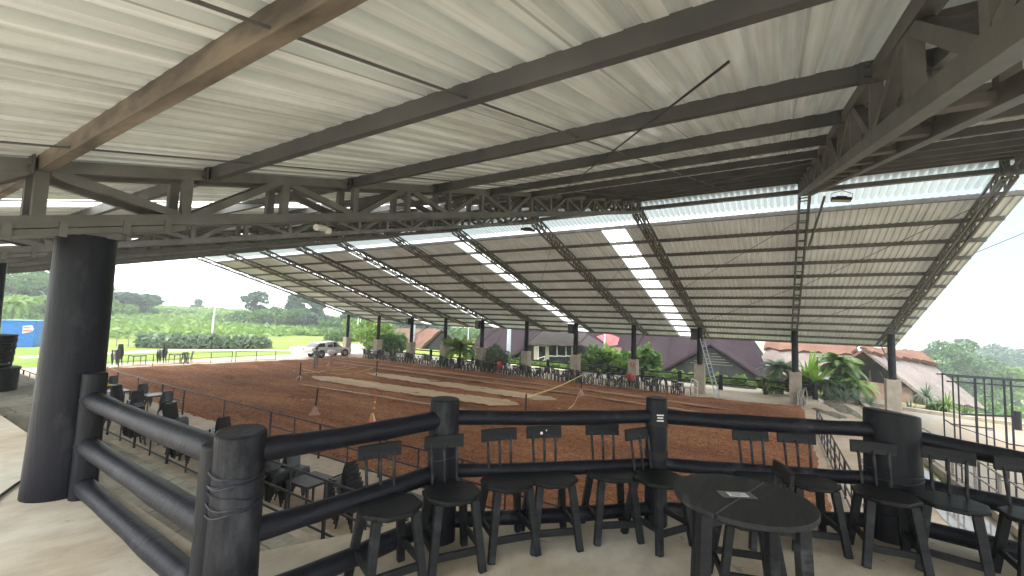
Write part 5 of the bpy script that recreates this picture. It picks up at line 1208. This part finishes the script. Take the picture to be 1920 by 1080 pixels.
# ------------------------------------------------------------------ left side: lawn end, hill and trees
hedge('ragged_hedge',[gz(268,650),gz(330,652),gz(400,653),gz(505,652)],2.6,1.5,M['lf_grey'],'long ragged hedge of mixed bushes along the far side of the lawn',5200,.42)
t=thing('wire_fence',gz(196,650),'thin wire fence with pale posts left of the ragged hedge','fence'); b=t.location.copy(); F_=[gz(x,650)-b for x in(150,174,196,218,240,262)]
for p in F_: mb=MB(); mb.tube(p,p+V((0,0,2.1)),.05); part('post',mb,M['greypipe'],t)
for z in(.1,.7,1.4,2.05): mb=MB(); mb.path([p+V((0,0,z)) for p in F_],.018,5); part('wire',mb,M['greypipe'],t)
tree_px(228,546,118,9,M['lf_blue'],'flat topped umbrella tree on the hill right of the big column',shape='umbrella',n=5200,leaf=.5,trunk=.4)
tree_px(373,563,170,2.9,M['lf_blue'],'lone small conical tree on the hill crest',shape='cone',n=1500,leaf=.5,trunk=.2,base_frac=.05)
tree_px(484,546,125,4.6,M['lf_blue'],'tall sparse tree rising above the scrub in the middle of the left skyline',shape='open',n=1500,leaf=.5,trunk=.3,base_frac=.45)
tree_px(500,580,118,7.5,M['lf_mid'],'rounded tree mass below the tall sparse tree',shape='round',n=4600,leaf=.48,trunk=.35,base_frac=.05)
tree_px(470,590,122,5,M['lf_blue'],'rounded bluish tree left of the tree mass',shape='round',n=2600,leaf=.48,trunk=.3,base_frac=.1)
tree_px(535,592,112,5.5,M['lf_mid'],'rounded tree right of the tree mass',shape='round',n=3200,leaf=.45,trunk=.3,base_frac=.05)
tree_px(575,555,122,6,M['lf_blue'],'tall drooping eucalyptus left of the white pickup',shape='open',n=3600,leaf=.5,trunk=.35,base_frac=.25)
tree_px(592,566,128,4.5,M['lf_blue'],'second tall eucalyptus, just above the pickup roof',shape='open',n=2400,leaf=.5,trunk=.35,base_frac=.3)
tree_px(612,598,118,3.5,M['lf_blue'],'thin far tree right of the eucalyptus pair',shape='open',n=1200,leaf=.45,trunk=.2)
for i,(px,y,D,cr,mm,l) in enumerate(((30,512,92,8,'lf_mid','big tree at the left edge, behind the blue container'),(88,502,100,9,'lf_blue','big bluish tree just left of the big column'),(130,520,104,9,'lf_mid','big tree hidden partly by the big column'),(-30,520,95,9,'lf_mid','big tree cut by the left edge of the view'),(62,560,84,5,'lf_light','lower light green tree behind the blue container'),(10,590,80,4,'lf_light','low bright tree left of the blue container'))):
    tree_px(px,y,D,cr,M[mm],l,shape='round',n=4200,leaf=.5,trunk=.35,base_frac=.08,group='big trees behind the blue container')
palm('palm',tuple(list(at(22,600,70))[:2]+[0]),4.6,3.6,22,'tall palm with drooping yellowish fronds above the blue container','lf_light',droop=2.6,width=.7,tr=.16)
for px,y,D,cr,mm,l in ((452,588,118,5,'lf_mid','bushy tree at the left end of the middle tree mass'),(520,580,116,6,'lf_blue','bluish tree standing behind the rounded tree mass'),(552,584,112,5,'lf_mid','bushy tree filling the gap left of the eucalyptus pair'),(630,606,102,4.5,'lf_mid','low bushy tree behind the pickup bonnet'),(600,590,110,5,'lf_blue','bluish bushy tree below the second eucalyptus'),(262,566,122,5,'lf_mid','bushy tree right of the umbrella tree'),(300,580,130,5,'lf_light','light bushy tree on the slope below the hill crest'),(345,588,130,5,'lf_mid','bushy tree on the slope below the lone conical tree'),(412,590,125,5,'lf_light','light bushy tree right of the white utility pole'),(432,600,112,4.5,'lf_mid','low bushy tree between the pole and the tree mass'),(214,566,110,5,'lf_light','light bushy tree half hidden by the big column')):
    tree_px(px,y,D,cr,M[mm],l,shape='round',n=2600,leaf=.5,trunk=.25,base_frac=.02)
q=random.Random(9); row=[]
SC=[(235,628,96),(265,622,104),(300,618,112),(330,622,106),(355,612,120),(390,618,112),(420,606,124),(440,618,108),(468,622,104),(505,624,100),(545,622,100),(580,624,98),(605,626,96),(212,612,110),(370,604,150),(450,598,150),(520,606,118),(560,604,116),(615,616,108),(400,590,165),(340,585,165),(595,610,112),(640,612,112),(280,604,126),(325,600,138),(410,596,140),(250,590,132)]
for i,(px,y,D) in enumerate(SC):
    p=at(px,y,D); z=ground_h(p.x,p.y); h=max(1.6,p.z-z+.5); mm=q.choice(['lf_light','lf_light','lf_mid'])
    bush('shrub',(p.x,p.y,z),q.uniform(3.2,5),q.uniform(2.5,3.5),min(h,5.2),M[mm],'light green shrub in the scrub on the left hillside','shrub','shrubs on the left hillside',n=1300,leaf=.42)
# tall scrub grass over the hillside
n=26000; X=rng.uniform(-30,120,n); Y=rng.uniform(86,200,n); Z=np.array([ground_h(a,b) for a,b in zip(X,Y)])+rng.uniform(.1,1.5,n)
o=link('scrub',leafmesh('scrub_leaves',np.stack([X,Y,Z],1),.7,M['lf_light'],0,2.2)); tag(o,kind='stuff')
n=9000; X=rng.uniform(60,110,n); Y=rng.uniform(60,100,n); Z=np.array([ground_h(a,b) for a,b in zip(X,Y)])+rng.uniform(.1,1.8,n)
o=link('undergrowth',leafmesh('undergrowth_leaves',np.stack([X,Y,Z],1),.6,M['lf_mid'],0,2.0)); tag(o,kind='stuff')
n=7000; X=rng.uniform(52,120,n); Y=rng.uniform(-60,-12,n); Z=np.array([ground_h(a,b) for a,b in zip(X,Y)])+rng.uniform(.1,1.6,n)
o=link('undergrowth',leafmesh('slope_leaves',np.stack([X,Y,Z],1),.6,M['lf_mid'],0,2.0)); tag(o,kind='stuff')
EXPOSURE=2.1
HAZE=.0011
HAZE_TOP=16.0
# ------------------------------------------------------------------ sky, sun, air
W=bpy.data.worlds.new('World'); S.world=W; W.use_nodes=True; t=W.node_tree; bg=t.nodes['Background']
sky=t.nodes.new('ShaderNodeTexSky'); sky.sky_type='NISHITA'; sky.sun_disc=False
SE,SR=R(71),R(303)
sky.sun_elevation=SE; sky.sun_rotation=SR; sky.air_density=1.0; sky.dust_density=4.0; sky.ozone_density=1.0
hs=t.nodes.new('ShaderNodeHueSaturation'); hs.inputs['Saturation'].default_value=.28; hs.inputs['Value'].default_value=1.0
t.links.new(sky.outputs[0],hs.inputs['Color'])
tc=t.nodes.new('ShaderNodeTexCoord'); mp=t.nodes.new('ShaderNodeMapping'); mp.inputs['Scale'].default_value=(1,1,2.6)
t.links.new(tc.outputs['Generated'],mp.inputs[0]); nz=t.nodes.new('ShaderNodeTexNoise'); nz.inputs['Scale'].default_value=2.1; nz.inputs['Detail'].default_value=7
t.links.new(mp.outputs[0],nz.inputs[0])
cl=ramp(t,nz.outputs[0],[(.30,(.55,.55,.55)),(.62,(.95,.95,.95))])
cw=mixc(t,cl,hs.outputs[0],(7.6,8.0,8.3))
# a dimmer bank of bluish cloud low over the valley on the right
vm=t.nodes.new('ShaderNodeVectorMath'); vm.operation='DOT_PRODUCT'; t.links.new(tc.outputs['Generated'],vm.inputs[0]); vm.inputs[1].default_value=(.90,-.42,.05)
ad=t.nodes.new('ShaderNodeMath'); ad.operation='MULTIPLY_ADD'; t.links.new(nz.outputs[0],ad.inputs[0]); ad.inputs[1].default_value=.22; t.links.new(vm.outputs['Value'],ad.inputs[2])
bank=ramp(t,ad.outputs[0],[(.86,(0,0,0)),(1.0,(.92,.92,.92))])
cw=mixc(t,bank,cw,(1.15,1.52,1.75))
t.links.new(cw,bg.inputs[0]); bg.inputs[1].default_value=.13
sd=V((math.sin(SR)*math.cos(SE),math.cos(SR)*math.cos(SE),math.sin(SE)))
L=bpy.data.lights.new('sun','SUN'); L.energy=1.1; L.angle=R(28); L.color=(1,.975,.94)
lo=bpy.data.objects.new('sun',L); COL.objects.link(lo); lo.rotation_euler=(-sd).to_track_quat('-Z','Y').to_euler()
S.view_settings.view_transform='Standard'; S.view_settings.look='None'; S.view_settings.exposure=EXPOSURE; S.view_settings.gamma=1
c=S.cycles; c.max_bounces=10; c.diffuse_bounces=5; c.glossy_bounces=3; c.transmission_bounces=6; c.volume_bounces=1
c.transparent_max_bounces=8; c.sample_clamp_indirect=8; c.caustics_reflective=False; c.caustics_refractive=False
c.use_denoising=True
# the hazy air of the valley
mb=MB(); mb.box((150,90,-2),(560,520,0)); lo_=min(v.co.z for v in bpy.data.objects['ground'].data.vertices if abs(v.co.x-150)<300 and abs(v.co.y-90)<280)
mb=MB(); mb.box((150,90,(HAZE_TOP+lo_-1)/2),(560,520,HAZE_TOP-lo_+1)); hz=struct('haze',mb,None,'stuff')
hm=bpy.data.materials.new('haze_air'); hm.use_nodes=True; ht=hm.node_tree; ht.nodes.remove(ht.nodes['Principled BSDF'])
pv=ht.nodes.new('ShaderNodeVolumePrincipled'); pv.inputs['Color'].default_value=(.88,.94,1,1); pv.inputs['Density'].default_value=HAZE; pv.inputs['Anisotropy'].default_value=.2
ht.links.new(pv.outputs[0],ht.nodes['Material Output'].inputs['Volume']); hz.data.materials.append(hm)
c.volume_step_rate=4; c.volume_max_steps=64
